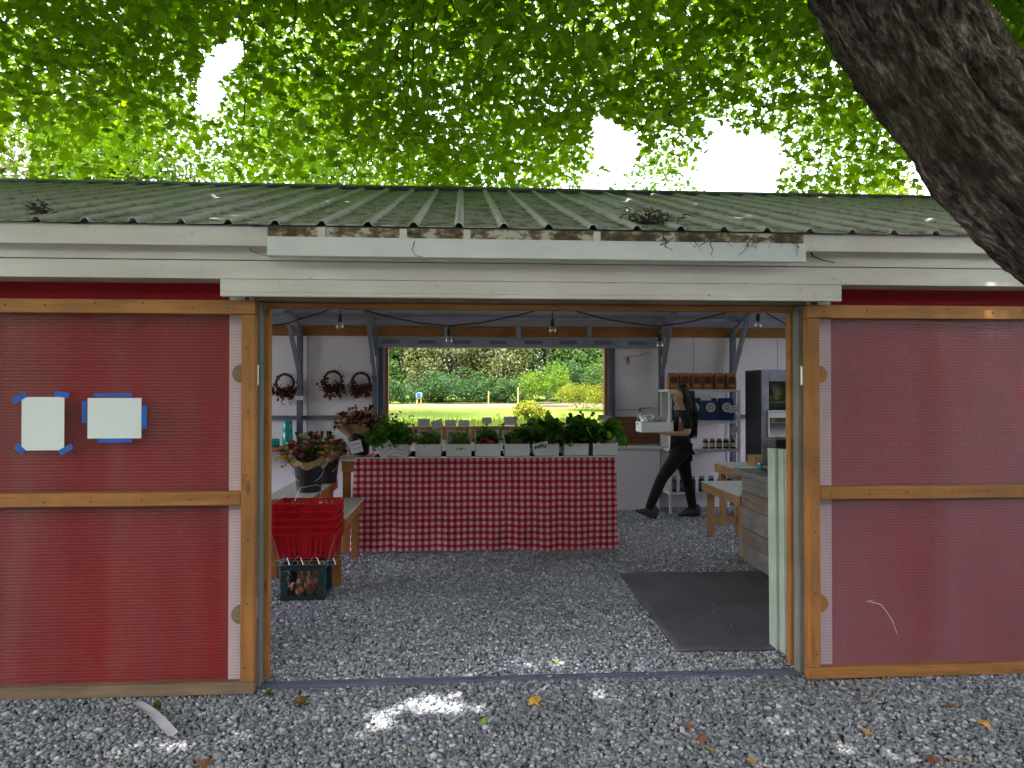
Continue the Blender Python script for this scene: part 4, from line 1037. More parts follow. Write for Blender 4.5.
for px, py, ln, lb in ((706, 397, 0, 'price card hanging from the top shelf edge beside the hair'), (734, 409, -8, 'tilted price card on the right post by the blue bags'), (734.5, 430, -14, 'tilted price card on the right post above the jars')):
    price_card(px, py, .115, .075, RYa-.02, ln, lb, False, 2)
fg = empty('glass_fridge', (3.90, 9.0, 0), 'tall dark fridge with a glass door behind the right jamb', 'fridge')
MB().box(3.600, 3.630, 8.74, 9.24, .05, 1.84).build('side_panel', 'navy', fg, True, bevel=.004); MB().box(4.220, 4.250, 8.74, 9.24, .05, 1.84).build('side_panel', 'navy', fg, True, bevel=.004)
MB().box(3.632, 4.218, 9.19, 9.24, .05, 1.84).build('back_panel', 'inner_white', fg, True); MB().box(3.632, 4.218, 8.76, 9.188, 1.80, 1.84).build('top_panel', 'navy', fg, True); MB().box(3.632, 4.218, 8.76, 9.188, .05, .30).build('plinth', 'navy', fg, True)
fd = MB(); fd.box(3.600, 3.680, 8.70, 8.737, .30, 1.84); fd.box(4.170, 4.250, 8.70, 8.737, .30, 1.84); fd.box(3.682, 4.168, 8.70, 8.737, 1.70, 1.84); fd.box(3.682, 4.168, 8.70, 8.737, .30, .38)
fdo = fd.build('door', 'steel', fg, True, bevel=.004); MB().box(3.682, 4.168, 8.715, 8.721, .382, 1.698).build('glass_pane', 'door_glass', fdo, True)
MB().box(3.660, 3.675, 8.67, 8.695, 1.0, 1.35).build('handle', 'wire', fdo, True, bevel=.004)
for z in (.62, .92, 1.20, 1.45): MB().box(3.634, 4.216, 8.80, 9.18, z-.008, z).build('rack', 'wire', fg, True)
m = MB()
for k in range(7): m.ball((3.78+k*.07, 8.93+random.uniform(-.04, .05), 1.50), (.055, .06, .04), 9, 6, .05)
tag(m.build('bread_loaves', 'bread', smooth=True), 'golden bread rolls on the top rack of the glass fridge', 'bread')
for i, (x, z, mt_, lb) in enumerate(((3.78, 1.202, 'jar_b', 'pale tub on the second rack of the glass fridge'), (3.92, 1.202, 'radish', 'red tub on the second rack of the glass fridge'), (3.78, .922, 'white', 'white tub on the third rack of the glass fridge'), (3.94, .922, 'steel', 'grey tub on the third rack of the glass fridge'))):
    o = empty('food_tub', (x, 8.90, z), lb, 'tub', 'food tubs in the glass fridge'); MB().lathe([(.045, 0), (.055, .10)], n=14).build('tub', mt_, o); MB().lathe([(.058, .101), (.058, .112)], n=14).build('lid', 'white', o)
price_card(779, 414, .20, .075, 8.69, 0, 'wide price card on the glass door of the fridge', False, 1)

# ------------------------------------------------------------------ person
def skin_mesh(name, verts, edges, radii, root, mat, parent, levels=2):
    me = bpy.data.meshes.new(name); me.from_pydata([tuple(v) for v in verts], edges, []); me.update()
    o = bpy.data.objects.new(name, me); C.objects.link(o)
    md = o.modifiers.new('skin', 'SKIN'); md.use_smooth_shade = True; md.branch_smoothing = .6
    sv = me.skin_vertices[0].data
    for i, r in enumerate(radii): sv[i].radius = (r if isinstance(r, tuple) else (r, r)); sv[i].use_root = (i == root)
    sb = o.modifiers.new('sub', 'SUBSURF'); sb.levels = levels; sb.render_levels = levels
    dg = bpy.context.evaluated_depsgraph_get(); ev = o.evaluated_get(dg)
    nm = bpy.data.meshes.new_from_object(ev); bpy.data.objects.remove(o); 
    nm.materials.clear(); nm.shade_smooth()
    return link_mesh(name, nm, mat, parent)
pr = empty('person', (2.72, 9.08, .005), 'person in black T-shirt and leggings walking left with a white tray', 'person')
# x forward is -X; local coordinates: f = forward
def fp(f, s, z): return (-f, s, z)       # s: +y is away from the camera (the person's right side)
sk = [('pelvis', fp(.0, 0, .88), .115, None), ('waist', fp(.01, 0, 1.02), .095, 'pelvis'), ('chest', fp(-.01, 0, 1.19), .098, 'waist'), ('neckb', fp(-.01, 0, 1.345), .055, 'chest'), ('neck', fp(.015, 0, 1.40), .046, 'neckb'),
      ('jaw', fp(.045, 0, 1.455), .062, 'neck'), ('skull', fp(.030, 0, 1.535), .088, 'jaw'), ('crown', fp(.02, 0, 1.585), .060, 'skull')]
for s, sd2 in ((-1, 'n'), (1, 'f')):
    sk += [('sh'+sd2, fp(-.02, s*.150, 1.295), .042, 'chest'), ('el'+sd2, fp(-.035, s*.185, 1.055), .038, 'sh'+sd2), ('wr'+sd2, fp(.20, s*.15, 1.055), .026, 'el'+sd2), ('pa'+sd2, fp(.265, s*.145, 1.06), .030, 'wr'+sd2)]
    hx = .08*s
    if s < 0: sk += [('hip'+sd2, fp(.02, hx, .84), .092, 'pelvis'), ('kn'+sd2, fp(.27, hx, .50), .058, 'hip'+sd2), ('ca'+sd2, fp(.33, hx, .36), .055, 'kn'+sd2), ('an'+sd2, fp(.43, hx, .125), .030, 'ca'+sd2), ('ft'+sd2, fp(.52, hx, .115), .022, 'an'+sd2)]
    else: sk += [('hip'+sd2, fp(-.02, hx, .84), .092, 'pelvis'), ('kn'+sd2, fp(-.09, hx, .47), .058, 'hip'+sd2), ('ca'+sd2, fp(-.13, hx, .33), .054, 'kn'+sd2), ('an'+sd2, fp(-.17, hx, .09), .036, 'ca'+sd2), ('ft'+sd2, fp(-.06, hx, .045), .022, 'an'+sd2)]
idx = {k[0]: i for i, k in enumerate(sk)}
skin_mesh('body', [k[1] for k in sk], [(i, idx[k[3]]) for i, k in enumerate(sk) if k[3]], [k[2] for k in sk], 0, 'skin', pr)
# fingers: separate tapered chains rooted in each palm, curled up under the tray
for s in (-1, 1):
    for q in range(4):
        b_ = Vector(fp(.275, s*.145, 1.055+.0))+Vector((0, (q-1.5)*.018*1, 0)); L = (.070, .078, .074, .060)[q]
        vs = [b_, b_+Vector((-L*.45, 0, -.004)), b_+Vector((-L*.85, 0, .010)), b_+Vector((-L*1.05, 0, .026))]
        skin_mesh('finger', vs, [(0, 1), (1, 2), (2, 3)], [.010, .009, .008, .006], 0, 'skin', pr, 1)
    b_ = Vector(fp(.235, s*.145-.0, 1.06)); vs = [b_, b_+Vector((-.02, -s*.03, .015)), b_+Vector((-.045, -s*.035, .035)), b_+Vector((-.06, -s*.03, .042))]
    skin_mesh('thumb', vs, [(0, 1), (1, 2), (2, 3)], [.012, .010, .009, .007], 0, 'skin', pr, 1)
# clothes over the same skeleton
def sub(names, grow, edges=None):
    vs = [sk[idx[n]][1] for n in names]; rs = [sk[idx[n]][2]+grow for n in names]
    ed = [(i, names.index(sk[idx[n]][3])) for i, n in enumerate(names) if sk[idx[n]][3] in names]
    return vs, ed, rs
v_, e_, r_ = sub(['pelvis', 'hipn', 'knn', 'can', 'ann', 'hipf', 'knf', 'caf', 'anf'], .016)
r_[0] = .128; r_[1] = .118; r_[5] = .118; r_[4] = .056; r_[8] = .056
v_[4] = fp(.445, -.08, .095); v_[8] = fp(-.175, .08, .06)
skin_mesh('leggings', v_, e_, r_, 0, 'leggings', pr)
v_ = [fp(.0, 0, .80), fp(.0, 0, .93), fp(.015, 0, 1.03), fp(.0, 0, 1.18), fp(-.01, 0, 1.27), fp(-.01, 0, 1.325)]; r_ = [.142, .136, .116, .136, .122, .080]
e_ = [(0, 1), (1, 2), (2, 3), (3, 4), (4, 5)]
for s in (-1, 1):
    k = len(v_); v_ += [fp(.0, s*.075, 1.20)]; r_ += [.098]; e_ += [(3, k)]
    k = len(v_); v_ += [fp(-.02, s*.15, 1.30), fp(-.03, s*.175, 1.19), fp(-.033, s*.185, 1.10)]; r_ += [.076, .068, .066]; e_ += [(4, k), (k, k+1), (k+1, k+2)]
skin_mesh('t_shirt', v_, e_, r_, 1, 'shirt', pr)
skin_mesh('shirt_print', [fp(.118, -.055, 1.185), fp(.122, 0, 1.185), fp(.118, .055, 1.185)], [(0, 1), (1, 2)], [(.020, .020)]*3, 0, 'shirt_print', pr, 1)
# hair: cap and long wavy fall down the back
skin_mesh('hair', [fp(.055, 0, 1.605), fp(-.01, 0, 1.605), fp(-.065, 0, 1.54), fp(-.085, 0, 1.44), fp(-.115, 0, 1.33), fp(-.135, 0, 1.20), fp(-.135, 0, 1.08), fp(-.12, 0, .98)], [(i, i+1) for i in range(7)], [.040, .078, .084, .074, .070, .066, .052, .025], 2, 'hair', pr)
m = MB()
for i in range(60):
    s0 = random.uniform(-.08, .08); f0 = random.uniform(-.15, -.05); ph = random.uniform(0, 6)
    m.tube([fp(f0-.05*t+.012*math.sin(9*t+ph), s0+.01*math.sin(7*t+ph), 1.58-.58*t) for t in np.linspace(0, random.uniform(.8, 1.05), 9)], [.007]*8+[.002], 4)
m.build('hair_strands', 'hair', pr)
for s in (-1, 1): m = MB(); m.ball(fp(.110, s*.036, 1.527), (.012, .014, .010), 8, 6); m.build('eye', 'black', pr)
m = MB(); m.add([fp(.108, -.012, 1.540), fp(.108, .012, 1.540), fp(.152, 0, 1.495), fp(.105, -.018, 1.487), fp(.105, .018, 1.487)], [(0, 2, 3), (0, 1, 2), (1, 4, 2), (2, 4, 3)]); m.build('nose', 'skin', pr)
m = MB(); m.ball(fp(.106, 0, 1.458), (.012, .024, .009), 8, 5); m.build('mouth', 'radish', pr)
for s in (-1, 1): m = MB(); m.ball(fp(.115, s*.032, 1.548), (.006, .018, .004), 6, 4); m.build('eyebrow', 'hair', pr)
for s in (-1, 1): m = MB(); m.ball(fp(.020, s*.086, 1.505), (.018, .008, .026), 8, 6); m.build('ear', 'skin', pr)
def shoe(f, s, z, pitch):
    m = MB(); prof = [(-.11, .046, .14), (-.07, .054, .16), (0, .052, .135), (.06, .048, .085), (.12, .042, .045), (.16, .028, .03)]
    for x, w_, h_ in prof:
        for k in range(10):
            a = 2*PI*k/10; m.v.append((-(x), w_*math.cos(a), max(0, h_*.5+h_*.5*math.sin(a))))
    m.f = [(i*10+k, i*10+(k+1) % 10, (i+1)*10+(k+1) % 10, (i+1)*10+k) for i in range(5) for k in range(10)]+[tuple(range(9, -1, -1)), tuple(50+k for k in range(10))]
    me = m.mesh('shoe', True); me.transform(Matrix.Translation(fp(f, s, z))@Matrix.Rotation(pitch, 4, 'Y'))
    link_mesh('shoe', me, 'shoe', pr)
shoe(.455, -.08, .035, .38); shoe(-.14, .08, .005, 0)
# the tray in the hands
ty = empty('carrying_tray', (2.72-.34, 9.08, 1.075), 'white plastic tray of bagged greens held in both hands', 'tray')
tm = MB(); W, D, h_ = .20, .15, .125; t_ = .006
tm.box(-W, W, -D, D, 0, t_); tm.box(-W, W, -D, -D+t_, t_, h_); tm.box(-W, W, D-t_, D, t_, h_); tm.box(-W, -W+t_, -D+t_, D-t_, t_, h_); tm.box(W-t_, W, -D+t_, D-t_, t_, h_)
tm.build('tray_body', 'white', ty, bevel=.003)
MB().tube([(-W, -.09, h_-.01), (-W+.02, -.08, h_+.085), (-W+.03, 0, h_+.11), (-W+.02, .08, h_+.085), (-W, .09, h_-.01)], .006, 6).build('handle', 'white', ty)
gb = leafpile('bagged_greens', (2.36, 9.08, 1.13), (.11, .07, .07), 260, .06, 'herb', 'clear bags of green leaves piled in the carried tray', 'bagged greens', shape='quad')
m = MB()
for k in range(24): m.ball((2.37+random.uniform(-.15, .15), 9.08+random.uniform(-.09, .09), 1.215+random.uniform(-.02, .05)), (.055, .045, .05), 8, 6, .25)
m.build('plastic_bag', M['bag_clear'], gb, True)

# ------------------------------------------------------------------ odds and ends on the gravel
m = MB()
pts = [(138, 704), (150, 712), (160, 721), (173, 736)]
rw = []
for k, (px, py) in enumerate(pts):
    r = _F+_R*((px-512)/FPX)+_U*((384-py)/FPX); s_ = (H-.03)/-r.z; c = Vector((0, 0, H))+r*s_
    rw.append(c)
d = (rw[-1]-rw[0]).normalized(); nrm = Vector((-d.y, d.x, 0))
for k, c in enumerate(rw):
    for q in (-1, 0, 1): m.v.append(tuple(c+nrm*q*.024+Vector((0, 0, .006+.008*(q == 0)*(-1)**k+.01*abs(q)*random.random()))))
m.f = [(3*k+q, 3*k+q+1, 3*k+q+4, 3*k+q+3) for k in range(3) for q in (0, 1)]
tag(m.build('plastic_strip', 'bone', smooth=True), 'crumpled strip of clear plastic on the gravel by the left door', 'plastic strip')
def gpt(px, py, z=.02):
    r = _F+_R*((px-512)/FPX)+_U*((384-py)/FPX); s_ = (H-z)/-r.z; return Vector((r.x*s_, r.y*s_, z))
fl = [(712, 748, 'fall_a', 'yellow brown maple leaf on the gravel straight below the leaning boards'), (752, 759, 'fall_a', 'yellow leaf close to the bottom edge of the photo'), (869, 731, 'fall_a', 'large golden maple leaf on the gravel below the right door'), (933, 758, 'fall_b', 'brown curled leaf at the lower right of the gravel'),
      (690, 726, 'fall_b', 'small brown leaf left of the golden leaves'), (792, 711, 'fall_c', 'small green leaf on gravel just before the right jamb'), (483, 720, 'fall_c', 'small green leaf right of the sunlit patch'), (413, 748, 'fall_c', 'small green leaf below the sunlit patch'),
      (535, 700, 'fall_a', 'pale yellow leaf on the gravel near the door track'), (950, 705, 'fall_b', 'brown leaf close under the right door'), (205, 762, 'fall_b', 'rusty leaf at the bottom left of the gravel'), (557, 661, 'fall_c', 'tiny green leaf inside the door track'), (302, 699, 'fall_b', 'rusty leaf just outside the left jamb'), (700, 737, 'fall_b', 'dark brown leaf beside the yellow brown maple leaf'), (985, 722, 'fall_a', 'yellow leaf on the gravel farthest to the right')]
for i, (px, py, mt_, lb) in enumerate(fl):
    c = gpt(px, py, .028); s_ = .045 if 'small' in lb or 'tiny' in lb else .07
    m = MB(); m.v = [(x*s_, (y-.4)*s_, z*s_*1.6+random.uniform(0, .004)) for x, y, z in MAPLE_V]; m.f = list(MAPLE_F)
    o = m.build('fallen_leaf', mt_); o.location = c; o.rotation_euler = (random.uniform(-.35, .35), random.uniform(-.35, .35), random.uniform(0, 6)); tag(o, lb, 'leaf', 'fallen leaves on the gravel')
for i, (px, py, lb) in enumerate(((265, 695, 'small green weed sprouting at the foot of the left jamb'), (160, 707, 'small green weed beside the plastic strip'), (300, 703, 'tiny weed in the gravel right of the left jamb'))):
    c = gpt(px, py, .01); P = np.tile(np.array(c), (9, 1)); V, F_ = scatter(QUAD_V, QUAD_F, P, rand_rot(9, RNG.uniform(.5, 1.2, 9)), .05*RNG.uniform(.6, 1.1, 9))
    tag(np_mesh('small_weed', V, F_, 'lf_bright'), lb, 'weed', 'weeds in the gravel')
twig('fallen_twig', [gpt(*q, .03) for q in ((884, 676), (880, 690), (872, 699), (855, 703), (838, 708))], .005, 'rope', 'curved pale twig on the gravel under the right door')
twig('fallen_twig', [gpt(*q, .03) for q in ((946, 757), (965, 761), (985, 768))], .006, 'rope', 'straight pale twig in the lower right corner')

# ------------------------------------------------------------------ the big maple
tree = empty('maple_tree', (3.3, 2.1, 0), 'old leaning maple whose thick dark trunk crosses the upper right corner', 'tree')
cps = [(1500, 800, 1.95), (1395, 640, 2.15), (1330, 480, 2.3), (1225, 358, 2.4), (1108, 246, 2.45), (1022, 176, 2.45), (961, 110, 2.45), (908, 30, 2.4), (866, -60, 2.3), (840, -165, 2.15), (835, -280, 2.0), (840, -450, 1.8)]
CP = [at(x, y, Y) for x, y, Y in cps]
print('trunk pts', [tuple(round(q, 2) for q in p_) for p_ in CP])
CP[0] = Vector((CP[1].x+.12, CP[1].y-.05, -.05))
def cr(P, t):
    n = len(P)-1; i = min(int(t*n), n-1); u = t*n-i; p0, p1, p2, p3 = P[max(i-1, 0)], P[i], P[i+1], P[min(i+2, n)]
    return .5*((2*p1)+(p2-p0)*u+(2*p0-5*p1+4*p2-p3)*u*u+(3*p1-p0-3*p2+p3)*u**3)
NS, NR = 340, 130; V = []; pu = Vector((0, 1, 0))
for i in range(NS+1):
    t = i/NS; p_ = cr(CP, t); d = (cr(CP, min(1, t+.004))-cr(CP, max(0, t-.004))).normalized()
    u = (pu-d*pu.dot(d)).normalized(); pu = u; w_ = d.cross(u); R0 = .30*max(0, 1-t*1.7)**1.6+.186+.015*noise.noise(p_*1.7)
    if t < .12: R0 += .25*(1-t/.12)**2
    for k in range(NR):
        a = 2*PI*k/NR; dr = u*math.cos(a)+w_*math.sin(a); q = p_+dr*R0
        s1_ = Vector((math.cos(a)*2.6, math.sin(a)*2.6, t*9)); rid = 1-abs(noise.noise(Vector((math.cos(a)*8, math.sin(a)*8, t*15))))*2.4; rd2 = 1-abs(noise.noise(Vector((math.cos(a)*17+3, math.sin(a)*17, t*34))))*2.4
        dd = .040*noise.noise(s1_)+.020*rid+.010*rd2+.007*noise.noise(q*30)
        V.append(tuple(p_+dr*(R0+dd)))
BK = [(math.cos(2*PI*k/NR), math.sin(2*PI*k/NR), i/NS*21) for i in range(NS+1) for k in range(NR)]
Fc = np.array([(i*NR+k, i*NR+(k+1) % NR, (i+1)*NR+(k+1) % NR, (i+1)*NR+k) for i in range(NS) for k in range(NR)])
tk = np_mesh('trunk', np.array(V), Fc, 'bark_trunk', tree, smooth=True)
at_ = tk.data.attributes.new('bark', 'FLOAT_VECTOR', 'POINT'); at_.data.foreach_set('vector', np.array(BK, dtype=np.float32).ravel())
top = CP[-1]
# limbs spread over the shed
limbs = []
ends = [(-7, 7, 6.5), (-4.5, 11, 7.2), (-1, 12.5, 7.8), (2.5, 12, 8), (6.5, 10.5, 7.5), (-7.5, 2.5, 7), (7, 5, 7), (-3, 6.5, 6.4), (1.2, 8.2, 6.6), (4.5, 7.6, 6.4), (0, -2.5, 7.5)]
mb = MB(); nodes = []
for e in ends:
    e = Vector(e); a = top; pts = []
    sag = random.uniform(.4, .9); dv = Vector((random.uniform(-1, 1), random.uniform(-1, 1), 0))*.5
    for k in range(13):
        t = k/12; q = a.lerp(e, t)+Vector((0, 0, 1))*(math.sin(t*PI)*sag)+dv*math.sin(t*PI*1.5)
        q += Vector((noise.noise(q*.9), noise.noise(q*.9+Vector((7, 0, 0))), noise.noise(q*.9+Vector((0, 7, 0)))))*.3*min(1, t*3); pts.append(q)
    mb.tube(pts, [.16*(1-t/12)**1.2+.018 for t in range(13)], 9); nodes += pts[3:]; limbs.append(pts)
mb.build('limb', 'bark', tree, True, True)
# ------- leaves in hanging sprays
def in_poly(x, y, P):
    ins = np.zeros(len(x), bool); n = len(P); j = n-1
    for i in range(n):
        xi, yi = P[i]; xj, yj = P[j]
        c_ = ((yi > y) != (yj > y)) & (x < (xj-xi)*(y-yi)/(yj-yi+1e-9)+xi); ins ^= c_; j = i
    return ins
# open places in the crown, given as directions from where the photo was taken
gaps = [[(213, 42), (232, 36), (250, 46), (241, 66), (222, 78), (226, 100), (205, 120), (194, 112), (197, 72)],
        [(590, 112), (612, 118), (640, 138), (636, 172), (612, 168), (592, 148)], [(640, 175), (700, 172), (712, 130), (690, 108), (735, 130), (772, 132), (782, 160), (775, 196), (640, 196)],
        [(150, 150), (185, 150), (200, 196), (140, 196)], [(895, 160), (940, 170), (950, 200), (905, 196)], [(0, 120), (26, 115), (34, 196), (0, 196)], [(590, 150), (640, 175), (640, 196), (575, 196)]]
soft = [0, 0, 0, .35, .2, .3, .15]
def keep(P, r=0):
    x, y, d = proj(P); ok = np.ones(len(P), bool)
    for g_, s_ in zip(gaps, soft):
        i_ = in_poly(x, y, g_) & (d > 0); ok &= ~(i_ & (RNG.random(len(P)) >= s_))
    return ok
def spray_centres(n, x0, x1, y0, y1, zlo, zhi):
    P = np.stack([RNG.uniform(x0, x1, n), RNG.uniform(y0, y1, n), RNG.uniform(0, 1, n)], -1)
    zl = zlo(P[:, 0], P[:, 1]); zh = zhi(P[:, 0], P[:, 1]); P[:, 2] = zl+(zh-zl)*P[:, 2]
    return P
zlo = lambda x, y: np.maximum(3.95+.0*x, RZ+.35+np.maximum(0, y-7)*.16)+.35*np.sin(x*1.3+y*.7)+.25*np.sin(x*3.1-y)
zhi = lambda x, y: np.maximum(1.57+.60*y, 5.)+1.2
S1 = spray_centres(2700, -9.5, 9.5, 4.2, 15, zlo, zhi)
# clumpiness: drop centres where a low-frequency field is negative
def field(P, f=.55, o=0): return np.array([noise.noise(Vector((p[0]*f+o, p[1]*f, p[2]*f))) for p in P])
S1 = S1[field(S1) > -.24]
_gx, _gy, _gk = np.meshgrid(np.arange(-11, 9.6, .72), np.arange(-6.5, 8.3, .72), np.arange(4)); _n = _gx.size
S2 = np.stack([_gx.ravel()+RNG.uniform(-.4, .4, _n), _gy.ravel()+RNG.uniform(-.4, .4, _n), 6.3+_gk.ravel()*.75+RNG.uniform(-.4, .6, _n)], -1)       # the roof of the crown, overhead
S1 = S1[keep(S1)]
_gx, _gy = np.meshgrid(np.arange(-11, 9.6, .8), np.arange(8.6, 13.4, .8)); _n = _gx.size
S2 = np.concatenate([S2, np.stack([_gx.ravel()+RNG.uniform(-.4, .4, _n), _gy.ravel()+RNG.uniform(-.4, .4, _n), 10.6+RNG.uniform(-.3, .6, _n)], -1)])  # high out-of-view leaf layer added to keep sun off the rear leaves
def sprays(SC, per, rad, size):
    n = len(SC)*per; c = np.repeat(SC, per, 0)
    off_ = RNG.normal(0, 1, (n, 3))*np.array([rad, rad, rad*.38]); 
    off_[:, 2] -= .35*(off_[:, 0]**2+off_[:, 1]**2)
    P = c+off_
    tilt = np.abs(RNG.normal(.75, .45, n))
    return P, tilt, size*RNG.uniform(.55, 1.25, n)
P1, t1, s1_ = sprays(S1, 72, .38, .097); k1 = keep(P1)
# nothing may poke through the shed roof, nor hang in front of it
zr = np.where(P1[:, 1] < RY, RZ-(RY-P1[:, 1])*SL, RZ)+.12; k1 &= P1[:, 2] > zr
x_, y_, d_ = proj(P1); k1 &= ~((y_ > 193) & (P1[:, 1] < 7)) & (P1[:, 1] > 3.6)
P1, t1, s1_ = P1[k1], t1[k1], s1_[k1]
P2, t2, s2_ = sprays(S2, 42, .5, .23)
# holes that let the small sun spots reach the ground
spots = [(gpt(360, 728, 0), .07), (gpt(385, 712, 0), .08), (gpt(432, 702, 0), .085), (gpt(470, 706, 0), .06), (gpt(455, 697, 0), .07), (gpt(815, 690, 0), .04), (Vector((1.80, 4.44, 0)), .08), (Vector((1.50, 4.44, 0)), .05), (gpt(372, 742, 0), .05), (Vector((1.5, 5.9, roofz(5.9))), .18)]
def unhole(P):
    ok = np.ones(len(P), bool); sv = np.array(sd)
    for c_, r_ in spots:
        q = P-np.array(c_); al = q@sv; dist = np.linalg.norm(q-al[:, None]*sv, axis=1); ok &= dist > r_+.055
    return ok
k = unhole(P2); P2, t2, s2_ = P2[k], t2[k], s2_[k]; k = unhole(P1); P1, t1, s1_ = P1[k], t1[k], s1_[k]
S3 = np.array([np.array(Vector(q)+sd*7.2) for q in ((-1.6, 3.9, .35), (-1.75, 3.9, .15), (-1.95, 3.9, .1), (-1.45, 3.9, .55), (2.3, 3.9, .25), (2.35, 3.9, .5), (-.75, 4.2, 2.5), (-.1, 4.3, 2.55), (-.35, 4.6, 0), (-1.95, 3.9, 1.6), (-1.9, 3.9, 1.85), (-2.1, 3.9, 1.7), (-1.75, 3.9, 1.55), (2.75, 3.9, .5), (2.8, 3.9, .75), (-2.2, 3.75, 2.3), (-2.1, 3.9, 2.0), (-1.9, 3.55, 0), (-2.2, 3.6, 0), (.95, 3.3, 0), (.3, 3.05, 0))])  # extra sprays added along the sun direction to block stray sun patches
P3, t3, s3_ = sprays(S3, 110, .22, .2)
PP = np.concatenate([P1, P2, P3]); TT = np.concatenate([t1, t2, t3]); SS = np.concatenate([s1_, s2_, s3_])
print('leaves', len(P1), len(P2))
V, F_ = scatter(MAPLE_V, MAPLE_F, PP, rand_rot(len(PP), TT), SS)
np_mesh('crown', V, F_, 'lf_maple', tree)
# twigs that carry the sprays
mb = MB(); nd = [Vector(q) for q in nodes]
ok = [tuple(q) for q in S1]
random.shuffle(ok)
for q in ok[:420]:
    q = Vector(q); nn = min(nd, key=lambda a: (a-q).length)
    if (nn-q).length > 4.5: continue
    mid = (nn+q)/2+Vector((random.uniform(-.3, .3), random.uniform(-.3, .3), random.uniform(.1, .5)))
    m2 = [nn, nn.lerp(mid, .6)+Vector((0, 0, .1)), mid, mid.lerp(q, .6)+Vector((random.uniform(-.1, .1), 0, .05)), q, q+Vector((random.uniform(-.2, .2), random.uniform(-.2, .2), -.25))]
    arr = np.array([tuple(m2[z_].lerp(m2[z_+1], q_)) for z_ in range(5) for q_ in (0, .25, .5, .75)]); 
    if not keep(arr).all(): continue
    mb.tube(m2, [.022, .017, .012, .009, .006, .003], 5, False)
mb.build('branch', 'bark', tree, True, True)

# ------------------------------------------------------------------ trees and plants beyond
def crown_pts(c, r, n, lump=9, seed=0, fill=.5):
    rs = np.random.default_rng(seed); c = np.array(c); r = np.array(r)
    th = rs.uniform(0, 2*PI, lump); ph = np.arccos(rs.uniform(-.8, 1, lump)); 
    L = np.stack([np.sin(ph)*np.cos(th), np.sin(ph)*np.sin(th), np.cos(ph)], -1)*r*.62; L = np.concatenate([L, [[0, 0, 0]]])
    lr = rs.uniform(.32, .5, len(L))
    i = rs.integers(0, len(L), n); d = rs.normal(0, 1, (n, 3)); d /= np.linalg.norm(d, axis=1)[:, None]
    rad = lr[i]*(fill+(1-fill)*rs.random(n)**.5)
    return c+L[i]+d*rad[:, None]*r
def far_tree(name, x, y, h_, w_, mat, leaf, n, label, cat='tree', group=None, seed=0, trunk=True, lump=10, low=.12):
    z = gz(y)-.03; o = empty(name, (x, y, z), label, cat, group)
    P = crown_pts((0, 0, h_*(.5+low/2)), (w_/2, w_/2*.9, h_*(.5-low/2)), n, lump, seed)
    if low == 0: P[:, 2] = P[:, 2]*1.12-h_*.12
    P = P[P[:, 2] > .05]; n = len(P)
    V, F_ = scatter(QUAD_V, QUAD_F, P, rand_rot(n, np.abs(RNG.normal(.9, .6, n))), leaf*RNG.uniform(.6, 1.4, n)); np_mesh('crown', V, F_, mat, o, world=False)
    if trunk:
        t = MB(); t.tube([(0, 0, 0), (w_*.02, 0, h_*.3), (-.03*w_, .02*w_, h_*.6), (0, 0, h_*.85)], [h_*.03, h_*.022, h_*.012, .02], 8)
        for k in range(6):
            a = k*1.05+seed; t.tube([(0, 0, h_*(.25+.07*k)), (math.cos(a)*w_*.18, math.sin(a)*w_*.18, h_*(.4+.06*k)), (math.cos(a)*w_*.33, math.sin(a)*w_*.33, h_*(.5+.05*k))], [h_*.012, h_*.008, .01], 6)
        t.build('trunk', 'bark', o)
    return o
def px2x(px, Y): return at(px, 392, Y).x
gt = 'trees lining the far side of the field'
row = [(330, 64, 9, 9, 'lf_mid', 'mid green tree at the left end of the tree line'), (372, 66, 9.5, 8, 'lf_dark', 'dark tree just inside the left of the window view'), (402, 62, 7.6, 7, 'lf_mid', 'green tree behind the blue sign in the field'), (440, 60, 7.8, 8.5, 'lf_pale', 'pale yellowish tree left of centre in the window'), (470, 66, 11, 8, 'lf_dark', 'dark tall tree between the two pale trees'),
       (498, 60, 7.2, 7, 'lf_pale', 'pale rounded tree near the middle of the window'), (520, 66, 11, 8, 'lf_dark', 'dark green tree right of centre in the window'), (548, 61, 9, 8, 'lf_mid', 'mid green tree behind the yellow bushes'), (578, 64, 10, 7, 'lf_dark', 'dark tree above the bright shrub in the window'), (604, 61, 9.5, 8, 'lf_mid', 'green tree at the right edge of the window view'), (640, 66, 10, 9, 'lf_mid', 'tree hidden at the right end of the tree line')]
for i, (px, Y, hh, ww, mt_, lb) in enumerate(row): far_tree('field_tree', px2x(px, Y), Y, hh, ww, mt_, .24, 11000, lb, group=gt, seed=i+3, lump=13, low=.0)
gb_ = 'bushes at the foot of the tree line'
